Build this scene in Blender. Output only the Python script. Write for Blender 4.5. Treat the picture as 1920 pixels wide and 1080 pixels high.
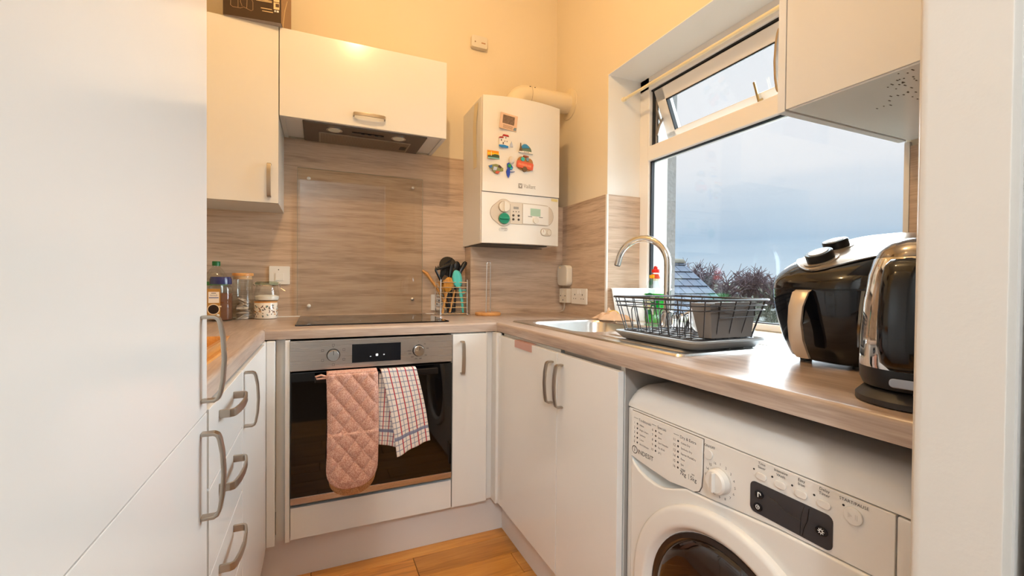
import bpy, bmesh, math, random
from mathutils import Vector, Matrix
random.seed(7)
for o in list(bpy.data.objects):
    bpy.data.objects.remove(o, do_unlink=True)
S = bpy.context.scene
COL = S.collection
PI = math.pi

# ------------------------------------------------------------------ camera, sky, sun, exposure
cd = bpy.data.cameras.new('camera')
cd.sensor_fit = 'HORIZONTAL'
cd.sensor_width = 36.0
cd.lens = 820.455 / 1920 * 36
cd.clip_start = 0.02
cd.clip_end = 4000
cam = bpy.data.objects.new('camera', cd)
COL.objects.link(cam)
cam.matrix_world = Matrix(((0.91579545, -0.00274567, -0.40163560, -1.32052),
                           (-0.40155457, 0.01495788, -0.91571294, -2.35829),
                           (0.00852187, 0.99988435, 0.01259582, 1.09631),
                           (0, 0, 0, 1)))
S.camera = cam
S.view_settings.view_transform = 'Standard'
S.view_settings.look = 'None'
S.view_settings.exposure = 0.0
S.view_settings.gamma = 1.0
S.view_settings.use_curve_mapping = False


def lin(c):
    if isinstance(c, str):
        c = tuple(int(c[i:i + 2], 16) for i in (0, 2, 4))
    r = []
    for x in c[:3]:
        x = x / 255.0
        r.append(x / 12.92 if x <= 0.04045 else ((x + 0.055) / 1.055) ** 2.4)
    return (r[0], r[1], r[2], 1.0)


W = bpy.data.worlds.new('overcast_sky')
S.world = W
W.use_nodes = True
nt = W.node_tree
nt.nodes.clear()
N = nt.nodes.new
out = N('ShaderNodeOutputWorld')
bg = N('ShaderNodeBackground')
bg.inputs['Strength'].default_value = 1.0
tc = N('ShaderNodeTexCoord')
sep = N('ShaderNodeSeparateXYZ')
nt.links.new(tc.outputs['Generated'], sep.inputs[0])
mp = N('ShaderNodeMapping')
mp.inputs['Scale'].default_value = (1.6, 1.6, 14.0)
nt.links.new(tc.outputs['Generated'], mp.inputs['Vector'])
nz = N('ShaderNodeTexNoise')
nz.inputs['Scale'].default_value = 1.6
nz.inputs['Detail'].default_value = 5
nt.links.new(mp.outputs[0], nz.inputs['Vector'])
ad = N('ShaderNodeMath')
ad.operation = 'MULTIPLY_ADD'
ad.inputs[1].default_value = 0.07
nt.links.new(nz.outputs[0], ad.inputs[0])
sb = N('ShaderNodeMath')
sb.operation = 'SUBTRACT'
sb.inputs[1].default_value = 0.035
nt.links.new(sep.outputs['Z'], sb.inputs[0])
nt.links.new(sb.outputs[0], ad.inputs[2])
rp = N('ShaderNodeValToRGB')
cr = rp.color_ramp
stops = [(0.0, (212, 229, 242)), (0.04, (202, 224, 241)), (0.085, (178, 205, 228)), (0.14, (200, 218, 234)),
         (0.22, (236, 241, 247)), (0.32, (243, 246, 250)), (0.55, (246, 249, 252)), (1.0, (248, 251, 255))]
while len(cr.elements) < len(stops):
    cr.elements.new(0.5)
for e, (p, c) in zip(cr.elements, stops):
    e.position = p
    e.color = lin(c)
nt.links.new(ad.outputs[0], rp.inputs[0])
nt.links.new(rp.outputs[0], bg.inputs['Color'])
nt.links.new(bg.outputs[0], out.inputs['Surface'])

sd = bpy.data.lights.new('veiled_sun', 'SUN')
sd.energy = 19.0
sd.angle = math.radians(75)
sd.color = (0.80, 0.93, 1.0)
sun = bpy.data.objects.new('veiled_sun', sd)
COL.objects.link(sun)
sun.location = (20, -8, 12)
sun.rotation_euler = Vector((-1.0, -0.05, -0.42)).to_track_quat('-Z', 'Y').to_euler()

# ------------------------------------------------------------------ materials
MATS = {}


def mat(name, col, rough=0.5, metal=0.0, spec=0.5, coat=0.0, trans=0.0, ior=1.45, bump=0.0, bscale=200.0, var=0.0, vscale=8.0, emit=None, estr=0.0, coat_rough=0.03, aniso=None):
    if name in MATS:
        return MATS[name]
    m = bpy.data.materials.new(name)
    m.use_nodes = True
    t = m.node_tree
    b = t.nodes['Principled BSDF']
    c = lin(col)
    b.inputs['Base Color'].default_value = c
    b.inputs['Roughness'].default_value = rough
    b.inputs['Metallic'].default_value = metal
    b.inputs['Specular IOR Level'].default_value = spec
    b.inputs['Coat Weight'].default_value = coat
    b.inputs['Coat Roughness'].default_value = coat_rough
    b.inputs['Transmission Weight'].default_value = trans
    b.inputs['IOR'].default_value = ior
    if emit:
        b.inputs['Emission Color'].default_value = lin(emit)
        b.inputs['Emission Strength'].default_value = estr
    tcn = None
    if var or bump or aniso:
        tcn = t.nodes.new('ShaderNodeTexCoord')
    if var:
        n = t.nodes.new('ShaderNodeTexNoise')
        n.inputs['Scale'].default_value = vscale
        n.inputs['Detail'].default_value = 6
        t.links.new(tcn.outputs['Object'], n.inputs['Vector'])
        hs = t.nodes.new('ShaderNodeHueSaturation')
        mr = t.nodes.new('ShaderNodeMapRange')
        mr.inputs['To Min'].default_value = 1 - var
        mr.inputs['To Max'].default_value = 1 + var
        t.links.new(n.outputs[0], mr.inputs[0])
        t.links.new(mr.outputs[0], hs.inputs['Value'])
        hs.inputs['Color'].default_value = c
        t.links.new(hs.outputs[0], b.inputs['Base Color'])
    if aniso:
        mpn = t.nodes.new('ShaderNodeMapping')
        mpn.inputs['Scale'].default_value = aniso
        t.links.new(tcn.outputs['Object'], mpn.inputs['Vector'])
        n = t.nodes.new('ShaderNodeTexNoise')
        n.inputs['Scale'].default_value = 1.0
        n.inputs['Detail'].default_value = 3
        t.links.new(mpn.outputs[0], n.inputs['Vector'])
        mr = t.nodes.new('ShaderNodeMapRange')
        mr.inputs['To Min'].default_value = max(0.02, rough - 0.04)
        mr.inputs['To Max'].default_value = rough + 0.05
        t.links.new(n.outputs[0], mr.inputs[0])
        t.links.new(mr.outputs[0], b.inputs['Roughness'])
    if bump:
        n = t.nodes.new('ShaderNodeTexNoise')
        n.inputs['Scale'].default_value = bscale
        n.inputs['Detail'].default_value = 4
        t.links.new(tcn.outputs['Object'], n.inputs['Vector'])
        bp = t.nodes.new('ShaderNodeBump')
        bp.inputs['Strength'].default_value = bump
        bp.inputs['Distance'].default_value = 0.002
        t.links.new(n.outputs[0], bp.inputs['Height'])
        t.links.new(bp.outputs[0], b.inputs['Normal'])
    MATS[name] = m
    return m


def wood(name, axis, dark, mid, light, rough=0.4, coarse=(1.4, 26), fine=(7, 230), rnd=False, bump=0.15, coat=0.0):
    if name in MATS:
        return MATS[name]
    m = bpy.data.materials.new(name)
    m.use_nodes = True
    t = m.node_tree
    b = t.nodes['Principled BSDF']
    b.inputs['Roughness'].default_value = rough
    b.inputs['Coat Weight'].default_value = coat
    tcn = t.nodes.new('ShaderNodeTexCoord')
    src = tcn.outputs['Object']
    if rnd:
        oi = t.nodes.new('ShaderNodeObjectInfo')
        va = t.nodes.new('ShaderNodeVectorMath')
        va.operation = 'MULTIPLY_ADD'
        va.inputs[1].default_value = (37.0, 53.0, 11.0)
        t.links.new(oi.outputs['Random'], va.inputs[0])
        t.links.new(src, va.inputs[2])
        src = va.outputs[0]

    def noise(along, across, detail, dist):
        mpn = t.nodes.new('ShaderNodeMapping')
        sc = [across] * 3
        sc[axis] = along
        mpn.inputs['Scale'].default_value = sc
        t.links.new(src, mpn.inputs['Vector'])
        n = t.nodes.new('ShaderNodeTexNoise')
        n.inputs['Scale'].default_value = 1.0
        n.inputs['Detail'].default_value = detail
        n.inputs['Distortion'].default_value = dist
        t.links.new(mpn.outputs[0], n.inputs['Vector'])
        return n.outputs[0]
    a = noise(coarse[0], coarse[1], 6, 0.6)
    f = noise(fine[0], fine[1], 3, 0.2)
    mx = t.nodes.new('ShaderNodeMath')
    mx.operation = 'MULTIPLY_ADD'
    mx.inputs[1].default_value = 0.38
    t.links.new(f, mx.inputs[0])
    m2 = t.nodes.new('ShaderNodeMath')
    m2.operation = 'MULTIPLY'
    m2.inputs[1].default_value = 0.62
    t.links.new(a, m2.inputs[0])
    t.links.new(m2.outputs[0], mx.inputs[2])
    r = t.nodes.new('ShaderNodeValToRGB')
    e = r.color_ramp.elements
    e.new(0.5)
    for el, p, c in zip(e, (0.28, 0.5, 0.70), (dark, mid, light)):
        el.position = p
        el.color = lin(c)
    t.links.new(mx.outputs[0], r.inputs[0])
    if rnd:
        hs = t.nodes.new('ShaderNodeHueSaturation')
        mr = t.nodes.new('ShaderNodeMapRange')
        mr.inputs['To Min'].default_value = 0.82
        mr.inputs['To Max'].default_value = 1.15
        t.links.new(oi.outputs['Random'], mr.inputs[0])
        t.links.new(mr.outputs[0], hs.inputs['Value'])
        t.links.new(r.outputs[0], hs.inputs['Color'])
        t.links.new(hs.outputs[0], b.inputs['Base Color'])
    else:
        t.links.new(r.outputs[0], b.inputs['Base Color'])
    bp = t.nodes.new('ShaderNodeBump')
    bp.inputs['Strength'].default_value = bump
    bp.inputs['Distance'].default_value = 0.001
    t.links.new(mx.outputs[0], bp.inputs['Height'])
    t.links.new(bp.outputs[0], b.inputs['Normal'])
    MATS[name] = m
    return m


def pane(name, tint=(1, 1, 1), gloss=0.06, rough=0.0):
    """thin clear sheet: mostly transparent with a Fresnel reflection"""
    if name in MATS:
        return MATS[name]
    m = bpy.data.materials.new(name)
    m.use_nodes = True
    t = m.node_tree
    t.nodes.clear()
    o = t.nodes.new('ShaderNodeOutputMaterial')
    tr = t.nodes.new('ShaderNodeBsdfTransparent')
    tr.inputs[0].default_value = (*tint, 1)
    gl = t.nodes.new('ShaderNodeBsdfGlossy')
    gl.inputs['Roughness'].default_value = rough
    lw = t.nodes.new('ShaderNodeLayerWeight')
    lw.inputs[0].default_value = 0.5
    pw = t.nodes.new('ShaderNodeMath')
    pw.operation = 'POWER'
    pw.inputs[1].default_value = 5.0
    t.links.new(lw.outputs['Facing'], pw.inputs[0])
    mx = t.nodes.new('ShaderNodeMixShader')
    ml = t.nodes.new('ShaderNodeMath')
    ml.operation = 'MULTIPLY_ADD'
    ml.inputs[1].default_value = 0.6
    ml.inputs[2].default_value = gloss
    t.links.new(pw.outputs[0], ml.inputs[0])
    t.links.new(ml.outputs[0], mx.inputs[0])
    t.links.new(tr.outputs[0], mx.inputs[1])
    t.links.new(gl.outputs[0], mx.inputs[2])
    t.links.new(mx.outputs[0], o.inputs[0])
    MATS[name] = m
    return m


LD, LM, LL = (150, 126, 106), (198, 173, 150), (216, 195, 174)
lam_x = wood('laminate_grain_x', 0, LD, LM, LL, rough=0.42, coarse=(2.6, 42), fine=(13, 270))
lam_y = wood('laminate_grain_y', 1, LD, LM, LL, rough=0.42, coarse=(2.6, 42), fine=(13, 270))
top_x = wood('worktop_grain_x', 0, (134, 114, 101), (172, 152, 138), (194, 177, 164), rough=0.3, coarse=(2.4, 36), fine=(12, 260))
top_y = wood('worktop_grain_y', 1, (134, 114, 101), (172, 152, 138), (194, 177, 164), rough=0.3, coarse=(2.4, 36), fine=(12, 260))
oak = wood('oak_floor', 0, (146, 90, 32), (206, 138, 60), (226, 164, 82), rough=0.32, coarse=(1.6, 16), fine=(9, 160), rnd=True, coat=0.15)
bamboo = wood('bamboo', 0, (190, 128, 66), (214, 152, 86), (228, 172, 108), rough=0.4, coarse=(6, 60), fine=(20, 300))
spoonwood = wood('spoon_wood', 2, (176, 118, 52), (205, 146, 72), (222, 168, 98), rough=0.45, coarse=(6, 60), fine=(20, 300))
gloss = mat('gloss_white_door', (228, 226, 223), 0.2, spec=0.5, coat=0.2, coat_rough=0.08)
matt_white = mat('white_carcass', (222, 219, 214), 0.35)
grey_edge = mat('grey_board', (170, 163, 156), 0.5)
plinth_m = mat('plinth_white', (226, 220, 215), 0.25)
wallp = mat('cream_wall_paint', (233, 219, 194), 0.8, bump=0.12, bscale=90, var=0.02, vscale=3)
ceilp = mat('white_ceiling_paint', (236, 234, 228), 0.85)
revealp = mat('white_reveal_paint', (240, 237, 232), 0.7, bump=0.15, bscale=60)
jambp = mat('painted_timber', (214, 207, 199), 0.5, bump=0.12, bscale=150, var=0.02, vscale=14)
hallp = mat('grey_hall_paint', (208, 204, 200), 0.8)
upvc = mat('white_upvc', (238, 234, 230), 0.25, coat=0.1)
gasket = mat('black_gasket', (30, 32, 38), 0.6)
nickel = mat('brushed_nickel', (176, 166, 154), 0.3, metal=1.0, aniso=(400, 400, 400))
chrome = mat('chrome', (216, 214, 212), 0.06, metal=1.0)
steel = mat('brushed_steel', (196, 190, 184), 0.28, metal=1.0, aniso=(3, 3, 500))
sinksteel = mat('sink_steel', (232, 231, 230), 0.24, metal=1.0, aniso=(30, 30, 30))
blackglass = mat('black_glass', (6, 6, 8), 0.03, spec=0.6)
blackpl = mat('black_plastic', (14, 14, 17), 0.35)
blackgloss = mat('black_gloss_plastic', (8, 10, 18), 0.1, coat=0.2)
greywire = mat('dark_grey_wire', (62, 60, 62), 0.35, metal=0.4)
greypl = mat('grey_plastic', (132, 130, 128), 0.45)
whitepl = mat('white_plastic', (236, 233, 228), 0.3)
creampl = mat('cream_plastic', (224, 216, 202), 0.35)
appl = mat('appliance_white', (226, 222, 217), 0.22, coat=0.15)
greyprint = mat('grey_print', (84, 82, 82), 0.6)
darkprint = mat('dark_print', (38, 37, 38), 0.6)
whiteprint = mat('white_print', (226, 226, 226), 0.6)
glass_thin = pane('window_glass', (0.985, 0.995, 1.0), 0.045)
jarglass = pane('jar_glass', (0.95, 0.96, 0.95), 0.07)
splashglass = pane('splash_glass', (0.95, 0.94, 0.92), 0.032)

# ------------------------------------------------------------------ mesh helpers
ROOTLOC = {}


class MB:
    def __init__(self, M=None):
        self.v, self.f, self.M, self.uv = [], [], M, []

    def add(self, vs, fs):
        b = len(self.v)
        for p in vs:
            if self.M is None:
                self.v.append(tuple(p))
            elif callable(self.M):
                self.v.append(tuple(self.M(*p)))
            else:
                self.v.append(tuple(self.M @ Vector(p)))
        self.f += [tuple(i + b for i in f) for f in fs]
        return self

    def box(self, x0, x1, y0, y1, z0, z1):
        return self.add([(x0, y0, z0), (x1, y0, z0), (x1, y1, z0), (x0, y1, z0), (x0, y0, z1), (x1, y0, z1), (x1, y1, z1), (x0, y1, z1)],
                        [(0, 3, 2, 1), (4, 5, 6, 7), (0, 1, 5, 4), (1, 2, 6, 5), (2, 3, 7, 6), (3, 0, 4, 7)])

    def loft(self, rings, closed=True, cap=True):
        n = len(rings[0])
        vs = [p for r in rings for p in r]
        fs = []
        for i in range(len(rings) - 1):
            for j in range(n if closed else n - 1):
                k = (j + 1) % n
                fs.append((i * n + j, i * n + k, (i + 1) * n + k, (i + 1) * n + j))
        if cap and closed:
            fs.append(tuple(reversed(range(n))))
            fs.append(tuple(range((len(rings) - 1) * n, len(rings) * n)))
        return self.add(vs, fs)

    def lathe(self, prof, c=(0, 0, 0), n=32, axis='z', cap=True):
        rings = []
        for r, h in prof:
            ring = []
            for k in range(n):
                a = 2 * PI * k / n
                u, w = r * math.cos(a), r * math.sin(a)
                if axis == 'z':
                    ring.append((c[0] + u, c[1] + w, c[2] + h))
                elif axis == 'y':
                    ring.append((c[0] + u, c[1] + h, c[2] + w))
                else:
                    ring.append((c[0] + h, c[1] + u, c[2] + w))
            rings.append(ring)
        return self.loft(rings, True, cap)

    def tube(self, pts, r, n=8, closed=False, cap=True):
        pts = [Vector(p) for p in pts]
        L = len(pts)
        rr = r if isinstance(r, (list, tuple)) else [r] * L
        rings = []
        up = None
        for i, p in enumerate(pts):
            a = pts[(i - 1) % L] if closed else pts[max(i - 1, 0)]
            b = pts[(i + 1) % L] if closed else pts[min(i + 1, L - 1)]
            d = (b - a)
            if d.length < 1e-9:
                d = Vector((0, 0, 1))
            d.normalize()
            if up is None:
                up = Vector((0, 0, 1)) if abs(d.z) < 0.9 else Vector((1, 0, 0))
            s = d.cross(up)
            if s.length < 1e-6:
                s = d.orthogonal()
            s.normalize()
            up = s.cross(d).normalized()
            rings.append([p + (s * math.cos(2 * PI * k / n) + up * math.sin(2 * PI * k / n)) * rr[i] for k in range(n)])
        if closed:
            rings.append(rings[0])
            return self.loft(rings, True, False)
        return self.loft(rings, True, cap)

    def prism(self, poly, w0, w1):
        """poly in local (x,y), extruded along local z from w0 to w1"""
        n = len(poly)
        return self.add([(p[0], p[1], w0) for p in poly] + [(p[0], p[1], w1) for p in poly],
                        [tuple(reversed(range(n))), tuple(range(n, 2 * n))] + [(i, (i + 1) % n, n + (i + 1) % n, n + i) for i in range(n)])

    def sphere(self, c, r, sx=1, sy=1, sz=1, n=16, m=10):
        prof = []
        rings = []
        for i in range(m + 1):
            a = -PI / 2 + PI * i / m
            rr = max(math.cos(a), 1e-4) * r
            rings.append([(c[0] + sx * rr * math.cos(2 * PI * k / n), c[1] + sy * rr * math.sin(2 * PI * k / n), c[2] + sz * r * math.sin(a)) for k in range(n)])
        return self.loft(rings)

    def grid(self, fn, nu, nv, thick=None):
        """fn(u,v)->(x,y,z), keeps uv"""
        b = len(self.v)
        vs = [fn(i / nu, j / nv) for j in range(nv + 1) for i in range(nu + 1)]
        self.uv += [(i / nu, j / nv) for j in range(nv + 1) for i in range(nu + 1)]
        fs = [(j * (nu + 1) + i, j * (nu + 1) + i + 1, (j + 1) * (nu + 1) + i + 1, (j + 1) * (nu + 1) + i) for j in range(nv) for i in range(nu)]
        return self.add(vs, fs)

    def build(self, name, m, parent=None, bevel=0.0, seg=2, smooth=35, solid=0.0, recalc=True):
        me = bpy.data.meshes.new(name)
        me.from_pydata(self.v, [], self.f)
        me.materials.append(m)
        if self.uv and len(self.uv) == len(self.v):
            ul = me.uv_layers.new(name='UVMap')
            for lp in me.loops:
                ul.data[lp.index].uv = self.uv[lp.vertex_index]
        bm = bmesh.new()
        bm.from_mesh(me)
        if recalc:
            bmesh.ops.recalc_face_normals(bm, faces=bm.faces)
        if bevel:
            ed = [e for e in bm.edges if len(e.link_faces) == 2 and e.calc_face_angle(0) > 0.5]
            bmesh.ops.bevel(bm, geom=ed, offset=bevel, offset_type='OFFSET', segments=seg, profile=0.5, affect='EDGES', clamp_overlap=True)
        bm.to_mesh(me)
        bm.free()
        if smooth:
            me.polygons.foreach_set('use_smooth', [True] * len(me.polygons))
            me.set_sharp_from_angle(angle=math.radians(smooth))
        o = bpy.data.objects.new(name, me)
        COL.objects.link(o)
        if bevel:
            wn = o.modifiers.new('weighted_normals', 'WEIGHTED_NORMAL')
            wn.weight = 100
            wn.keep_sharp = True
        if solid:
            md = o.modifiers.new('thickness', 'SOLIDIFY')
            md.thickness = solid
            md.offset = 0
        if parent is not None:
            setp(o, parent)
        return o


def setp(o, p):
    o.parent = p
    if p.type == 'EMPTY':
        o.matrix_parent_inverse = Matrix.Translation(-p.location)


def thing(name, label, cat, loc=(0, 0, 0), group=None):
    o = bpy.data.objects.new(name, None)
    COL.objects.link(o)
    o.location = loc
    o.empty_display_size = 0.05
    return tag(o, label, cat, group)


def tag(o, label=None, cat=None, group=None, kind=None):
    if label:
        o['label'] = label
    if cat:
        o['category'] = cat
    if group:
        o['group'] = group
    if kind:
        o['kind'] = kind
    return o


def struct(o):
    o['kind'] = 'structure'
    return o


def frame(org, X, Y):
    X, Y = Vector(X), Vector(Y)
    Z = X.cross(Y)
    return Matrix(((X.x, Y.x, Z.x, org[0]), (X.y, Y.y, Z.y, org[1]), (X.z, Y.z, Z.z, org[2]), (0, 0, 0, 1)))


def F_back(x, y, z):      # facing -y
    return frame((x, y, z), (1, 0, 0), (0, 0, 1))


def F_right(x, y, z):     # facing -x, local x runs towards -y
    return frame((x, y, z), (0, -1, 0), (0, 0, 1))


def F_left(x, y, z):      # facing +x
    return frame((x, y, z), (0, 1, 0), (0, 0, 1))


def rrect(w, h, r, n=5, cx=0, cy=0):
    p = []
    for sx, sy, a0 in ((1, 1, 0), (-1, 1, 90), (-1, -1, 180), (1, -1, 270)):
        for k in range(n + 1):
            a = math.radians(a0 + 90 * k / n)
            p.append((cx + sx * (w / 2 - r) + r * math.cos(a), cy + sy * (h / 2 - r) + r * math.sin(a)))
    return p


def circ(r, n=24, cx=0, cy=0, sy=1.0):
    return [(cx + r * math.cos(2 * PI * k / n), cy + sy * r * math.sin(2 * PI * k / n)) for k in range(n)]


def arc(cx, cy, r, a0, a1, n):
    return [(cx + r * math.cos(math.radians(a0 + (a1 - a0) * k / n)), cy + r * math.sin(math.radians(a0 + (a1 - a0) * k / n))) for k in range(n + 1)]


def text(mb, s, size, x, y, w=0.0004, align='LEFT', rot=0.0, sx=1.0):
    cu = bpy.data.curves.new('lettering', 'FONT')
    cu.body = s
    cu.size = size
    cu.align_x = align
    cu.resolution_u = 2
    o = bpy.data.objects.new('lettering', cu)
    COL.objects.link(o)
    dg = bpy.context.evaluated_depsgraph_get()
    me = o.evaluated_get(dg).to_mesh()
    c, sn = math.cos(rot), math.sin(rot)
    mb.add([(x + c * v.co.x * sx - sn * v.co.y, y + sn * v.co.x * sx + c * v.co.y, w) for v in me.vertices], [tuple(p.vertices) for p in me.polygons])
    o.evaluated_get(dg).to_mesh_clear()
    bpy.data.objects.remove(o, do_unlink=True)
    bpy.data.curves.remove(cu)


def bow_handle(parent, M, vertical=True, length=0.137, m=None, name='handle'):
    """bow handle: local origin on the door face at the handle's middle"""
    h = length / 2
    path = [(-h, 0.0), (-h, 0.018), (-h + 0.004, 0.0245), (-h + 0.012, 0.0275), (-h * 0.5, 0.0312), (0, 0.033)]
    path = path + [(-a, b) for a, b in reversed(path[:-1])]
    inner = []
    t = 0.0055
    for i, (a, b) in enumerate(path):
        a0, b0 = path[max(i - 1, 0)]
        a1, b1 = path[min(i + 1, len(path) - 1)]
        d = Vector((a1 - a0, b1 - b0)).normalized()
        inner.append((a + d.y * t, b - d.x * t))
    rings = []
    for (a, b), (c, d) in zip(path, inner):
        k = 0.0075
        d = max(d, 0.0) if b > 0.001 else 0.0
        if vertical:
            rings.append([(-k, a, b), (k, a, b), (k, c, d), (-k, c, d)])
        else:
            rings.append([(a, -k, b), (a, k, b), (c, k, d), (c, -k, d)])
    mb = MB(M)
    mb.loft(rings)
    return mb.build(name, m or nickel, parent, bevel=0.0012, seg=2, smooth=40)


# ------------------------------------------------------------------ the room
XL, YF, ZC = -2.10, -2.10, 3.00       # left wall, front (doorway) wall, ceiling
ZT, TH = 0.9225, 0.039                # worktop
YD, XD, XLD = -0.6156, -0.6305, -1.4900   # faces of the doors on the three runs
DX0, DX1 = -1.52, -0.74               # doorway
o = struct(MB().box(-2.9, 1.0, -4.2, 0.3, -0.12, -0.012).build('floor', mat('sub_floor', (90, 62, 36), 0.7)))
FLOOR = o
pl = MB()
pl.box(-0.55, 0.55, -0.062, 0.062, -0.012, 0.0)
proto = pl.build('plank', oak, FLOOR, bevel=0.0012, seg=1)
row = 0
y = -0.50
first = True
while y > -2.6:
    x = -1.9 + (row * 0.37) % 1.1
    while x < 0.6:
        if first:
            p = proto
            first = False
        else:
            p = proto.copy()
            COL.objects.link(p)
            p.parent = FLOOR
        p.location = (x, y - 0.0615, 0)
        x += 1.102
    y -= 0.1255
    row += 1
struct(MB().box(XL - 0.1, 0.0, 0.0, 0.1, -0.02, ZC).build('wall_back', wallp))
struct(MB().box(XL - 0.1, XL, YF, 0.0, -0.02, ZC).build('wall_left', wallp))
WY0, WY1, WZ0, WZ1 = -0.527, -1.757, 0.905, 2.1433
wr = MB()
wr.box(0, 0.21, WY0, 0.1, -0.02, ZC)
wr.box(0, 0.21, YF - 0.09, WY1, -0.02, ZC)
wr.box(0, 0.21, WY1, WY0, WZ1, ZC)
wr.box(0, 0.21, WY1, WY0, -0.02, WZ0)
struct(wr.build('wall_right', wallp))
wf = MB()
wf.box(DX1 + 0.018, 0.0, YF - 0.075, YF, -0.02, ZC)
wf.box(XL - 0.1, DX0 - 0.018, YF - 0.075, YF, -0.02, ZC)
wf.box(DX0 - 0.018, DX1 + 0.018, YF - 0.075, YF, 2.05, ZC)
struct(wf.build('wall_front', hallp))
struct(MB().box(-2.9, 1.0, -4.2, 0.1, ZC, ZC + 0.1).build('ceiling', ceilp))
hall = MB()
hall.box(-2.9, -2.8, -4.2, YF - 0.075, -0.02, ZC)
hall.box(0.9, 1.0, -4.2, YF - 0.075, -0.02, ZC)
hall.box(-2.9, 1.0, -4.3, -4.2, -0.02, ZC)
struct(hall.build('wall_hall', hallp))
# white painted lining of the window opening
lin_ = MB()
lin_.box(0.0, 0.205, WY0 - 0.004, WY0, 0.9225, WZ1)
lin_.box(0.0, 0.205, WY1, WY1 + 0.004, 0.9225, WZ1)
lin_.box(0.0, 0.205, WY1, WY0, WZ1 - 0.004, WZ1)
struct(lin_.build('trim_1', revealp))
struct(MB().box(0.0, 0.25, WY1, WY0, WZ0, 0.9225).build('trim_2', mat('white_sill', (238, 235, 230), 0.3)))
# door frame
jb = MB()
jb.prism([(DX1, YF - 0.073), (DX1 + 0.02, YF - 0.073), (DX1 + 0.02, YF), (DX1 + 0.011, YF), (DX1 + 0.003, YF - 0.004), (DX1, YF - 0.012)], 0, 2.05)
jb.box(DX1 + 0.018, DX1 + 0.10, YF - 0.17, YF - 0.082, 0, 2.05)
jb.box(DX0 - 0.02, DX0, YF - 0.073, YF, 0, 2.05)
jb.box(DX0, DX1, YF - 0.073, YF, 2.03, 2.05)
struct(jb.build('door_1', jambp, bevel=0.0015))
ja = MB()
ja.box(DX1 + 0.024, DX1 + 0.09, YF, YF + 0.008, 0, 2.09)
ja.box(DX0 - 0.07, DX0 - 0.004, YF, YF + 0.012, 0, 2.09)
struct(ja.build('trim_3', jambp, bevel=0.004))
# plinths
struct(MB().box(-1.561, -0.5744, -0.5641, -0.548, 0, 0.16).build('baseboard_back', plinth_m))
struct(MB().box(-0.5744, -0.558, -1.455, -0.5641, 0, 0.16).build('baseboard_right', plinth_m))
struct(MB().box(-1.561, -1.545, -1.49, -0.5641, 0, 0.16).build('baseboard_left', plinth_m))

# ------------------------------------------------------------------ window
win = bpy.data.objects.new('window_1', None)
COL.objects.link(win)
win.location = (0.23, (WY0 + WY1) / 2, 0.9225)
struct(win)
X0, X1 = 0.2, 0.26
fr = MB()
fr.box(X0, X1, WY0 - 0.072, WY0, 0.9225, WZ1)
fr.box(X0, X1, WY1, WY1 + 0.066, 0.9225, WZ1)
fr.box(X0, X1, WY1, WY0, 2.075, WZ1)
fr.box(X0, X1, WY1, WY0, 0.9225, 0.949)
fr.box(X0 - 0.004, X1, WY1 + 0.06, WY0 - 0.066, 1.715, 1.79)
fr.build('window_frame', upvc, win, bevel=0.006, seg=3)
LY0, LY1 = WY0 - 0.072, WY1 + 0.066
g = MB()
for (a, b, c, d) in ((LY0 - 0.004, LY0, 0.949, 1.715), (LY1, LY1 + 0.004, 0.949, 1.715), (LY1, LY0, 1.711, 1.715), (LY1, LY0, 0.949, 0.953),
                     (LY0 - 0.010, LY0 - 0.007, 0.949, 1.715)):
    g.box(X0 + 0.012, X0 + 0.03, a if a < b else b, b if a < b else a, c, d)
g.build('gasket', gasket, win)
MB().box(X0 + 0.022, X0 + 0.028, LY1, LY0, 0.949, 1.715).build('pane', glass_thin, win)
# black channel round the top light
ch = MB()
ch.box(X0 + 0.02, X0 + 0.05, LY0 - 0.012, LY0 - 0.0005, 1.79, 2.075)
ch.box(X0 + 0.012, X0 + 0.03, LY1, LY0, 2.068, 2.0755)
ch.build('channel', gasket, win)
# open top light, hinged at the head and pushed out at the foot
hz, hx = 2.062, X0 + 0.012
A = math.radians(23)
Ms = Matrix.Translation((hx, 0, hz)) @ Matrix.Rotation(-A, 4, 'Y')
SH = 0.275
sy0, sy1 = LY0 - 0.016, LY1 + 0.01
sf = MB(Ms)
sf.box(0, 0.045, sy0 - 0.062, sy0, -SH, 0)
sf.box(0, 0.045, sy1, sy1 + 0.062, -SH, 0)
sf.box(0, 0.045, sy1, sy0, -0.062, 0)
sf.box(0, 0.045, sy1, sy0, -SH, -SH + 0.062)
sash = sf.build('sash', upvc, win, bevel=0.005, seg=3)
gs = MB(Ms)
gs.box(-0.0008, 0.02, sy0 - 0.066, sy0 - 0.061, -SH + 0.06, -0.06)
gs.box(-0.0008, 0.02, sy1 + 0.061, sy1 + 0.066, -SH + 0.06, -0.06)
gs.box(-0.0008, 0.02, sy1 + 0.061, sy0 - 0.061, -0.066, -0.061)
gs.build('gasket', gasket, sash)
gp = MB(Ms)
gp.box(0.018, 0.024, sy1 + 0.06, sy0 - 0.06, -SH + 0.06, -0.06)
gp.build('pane', glass_thin, sash)
wh = MB(Ms)
wh.box(-0.022, 0.0, -1.145, -1.135, -SH + 0.022, -SH + 0.040)
wh.box(-0.027, -0.019, -1.144, -1.136, -SH + 0.022, -SH + 0.11)
wh.build('window_handle', mat('brass_handle', (196, 170, 120), 0.25, metal=1.0), sash, bevel=0.002)
st = MB()
st.box(X0 + 0.03, X0 + 0.04, LY0 - 0.016, LY0 - 0.012, 1.80, 2.03)
st.tube([(X0 + 0.036, LY0 - 0.018, 1.845), (X0 + 0.05, LY0 - 0.02, 1.90), (X0 + 0.075, LY0 - 0.022, 1.945)], 0.006, 6)
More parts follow.
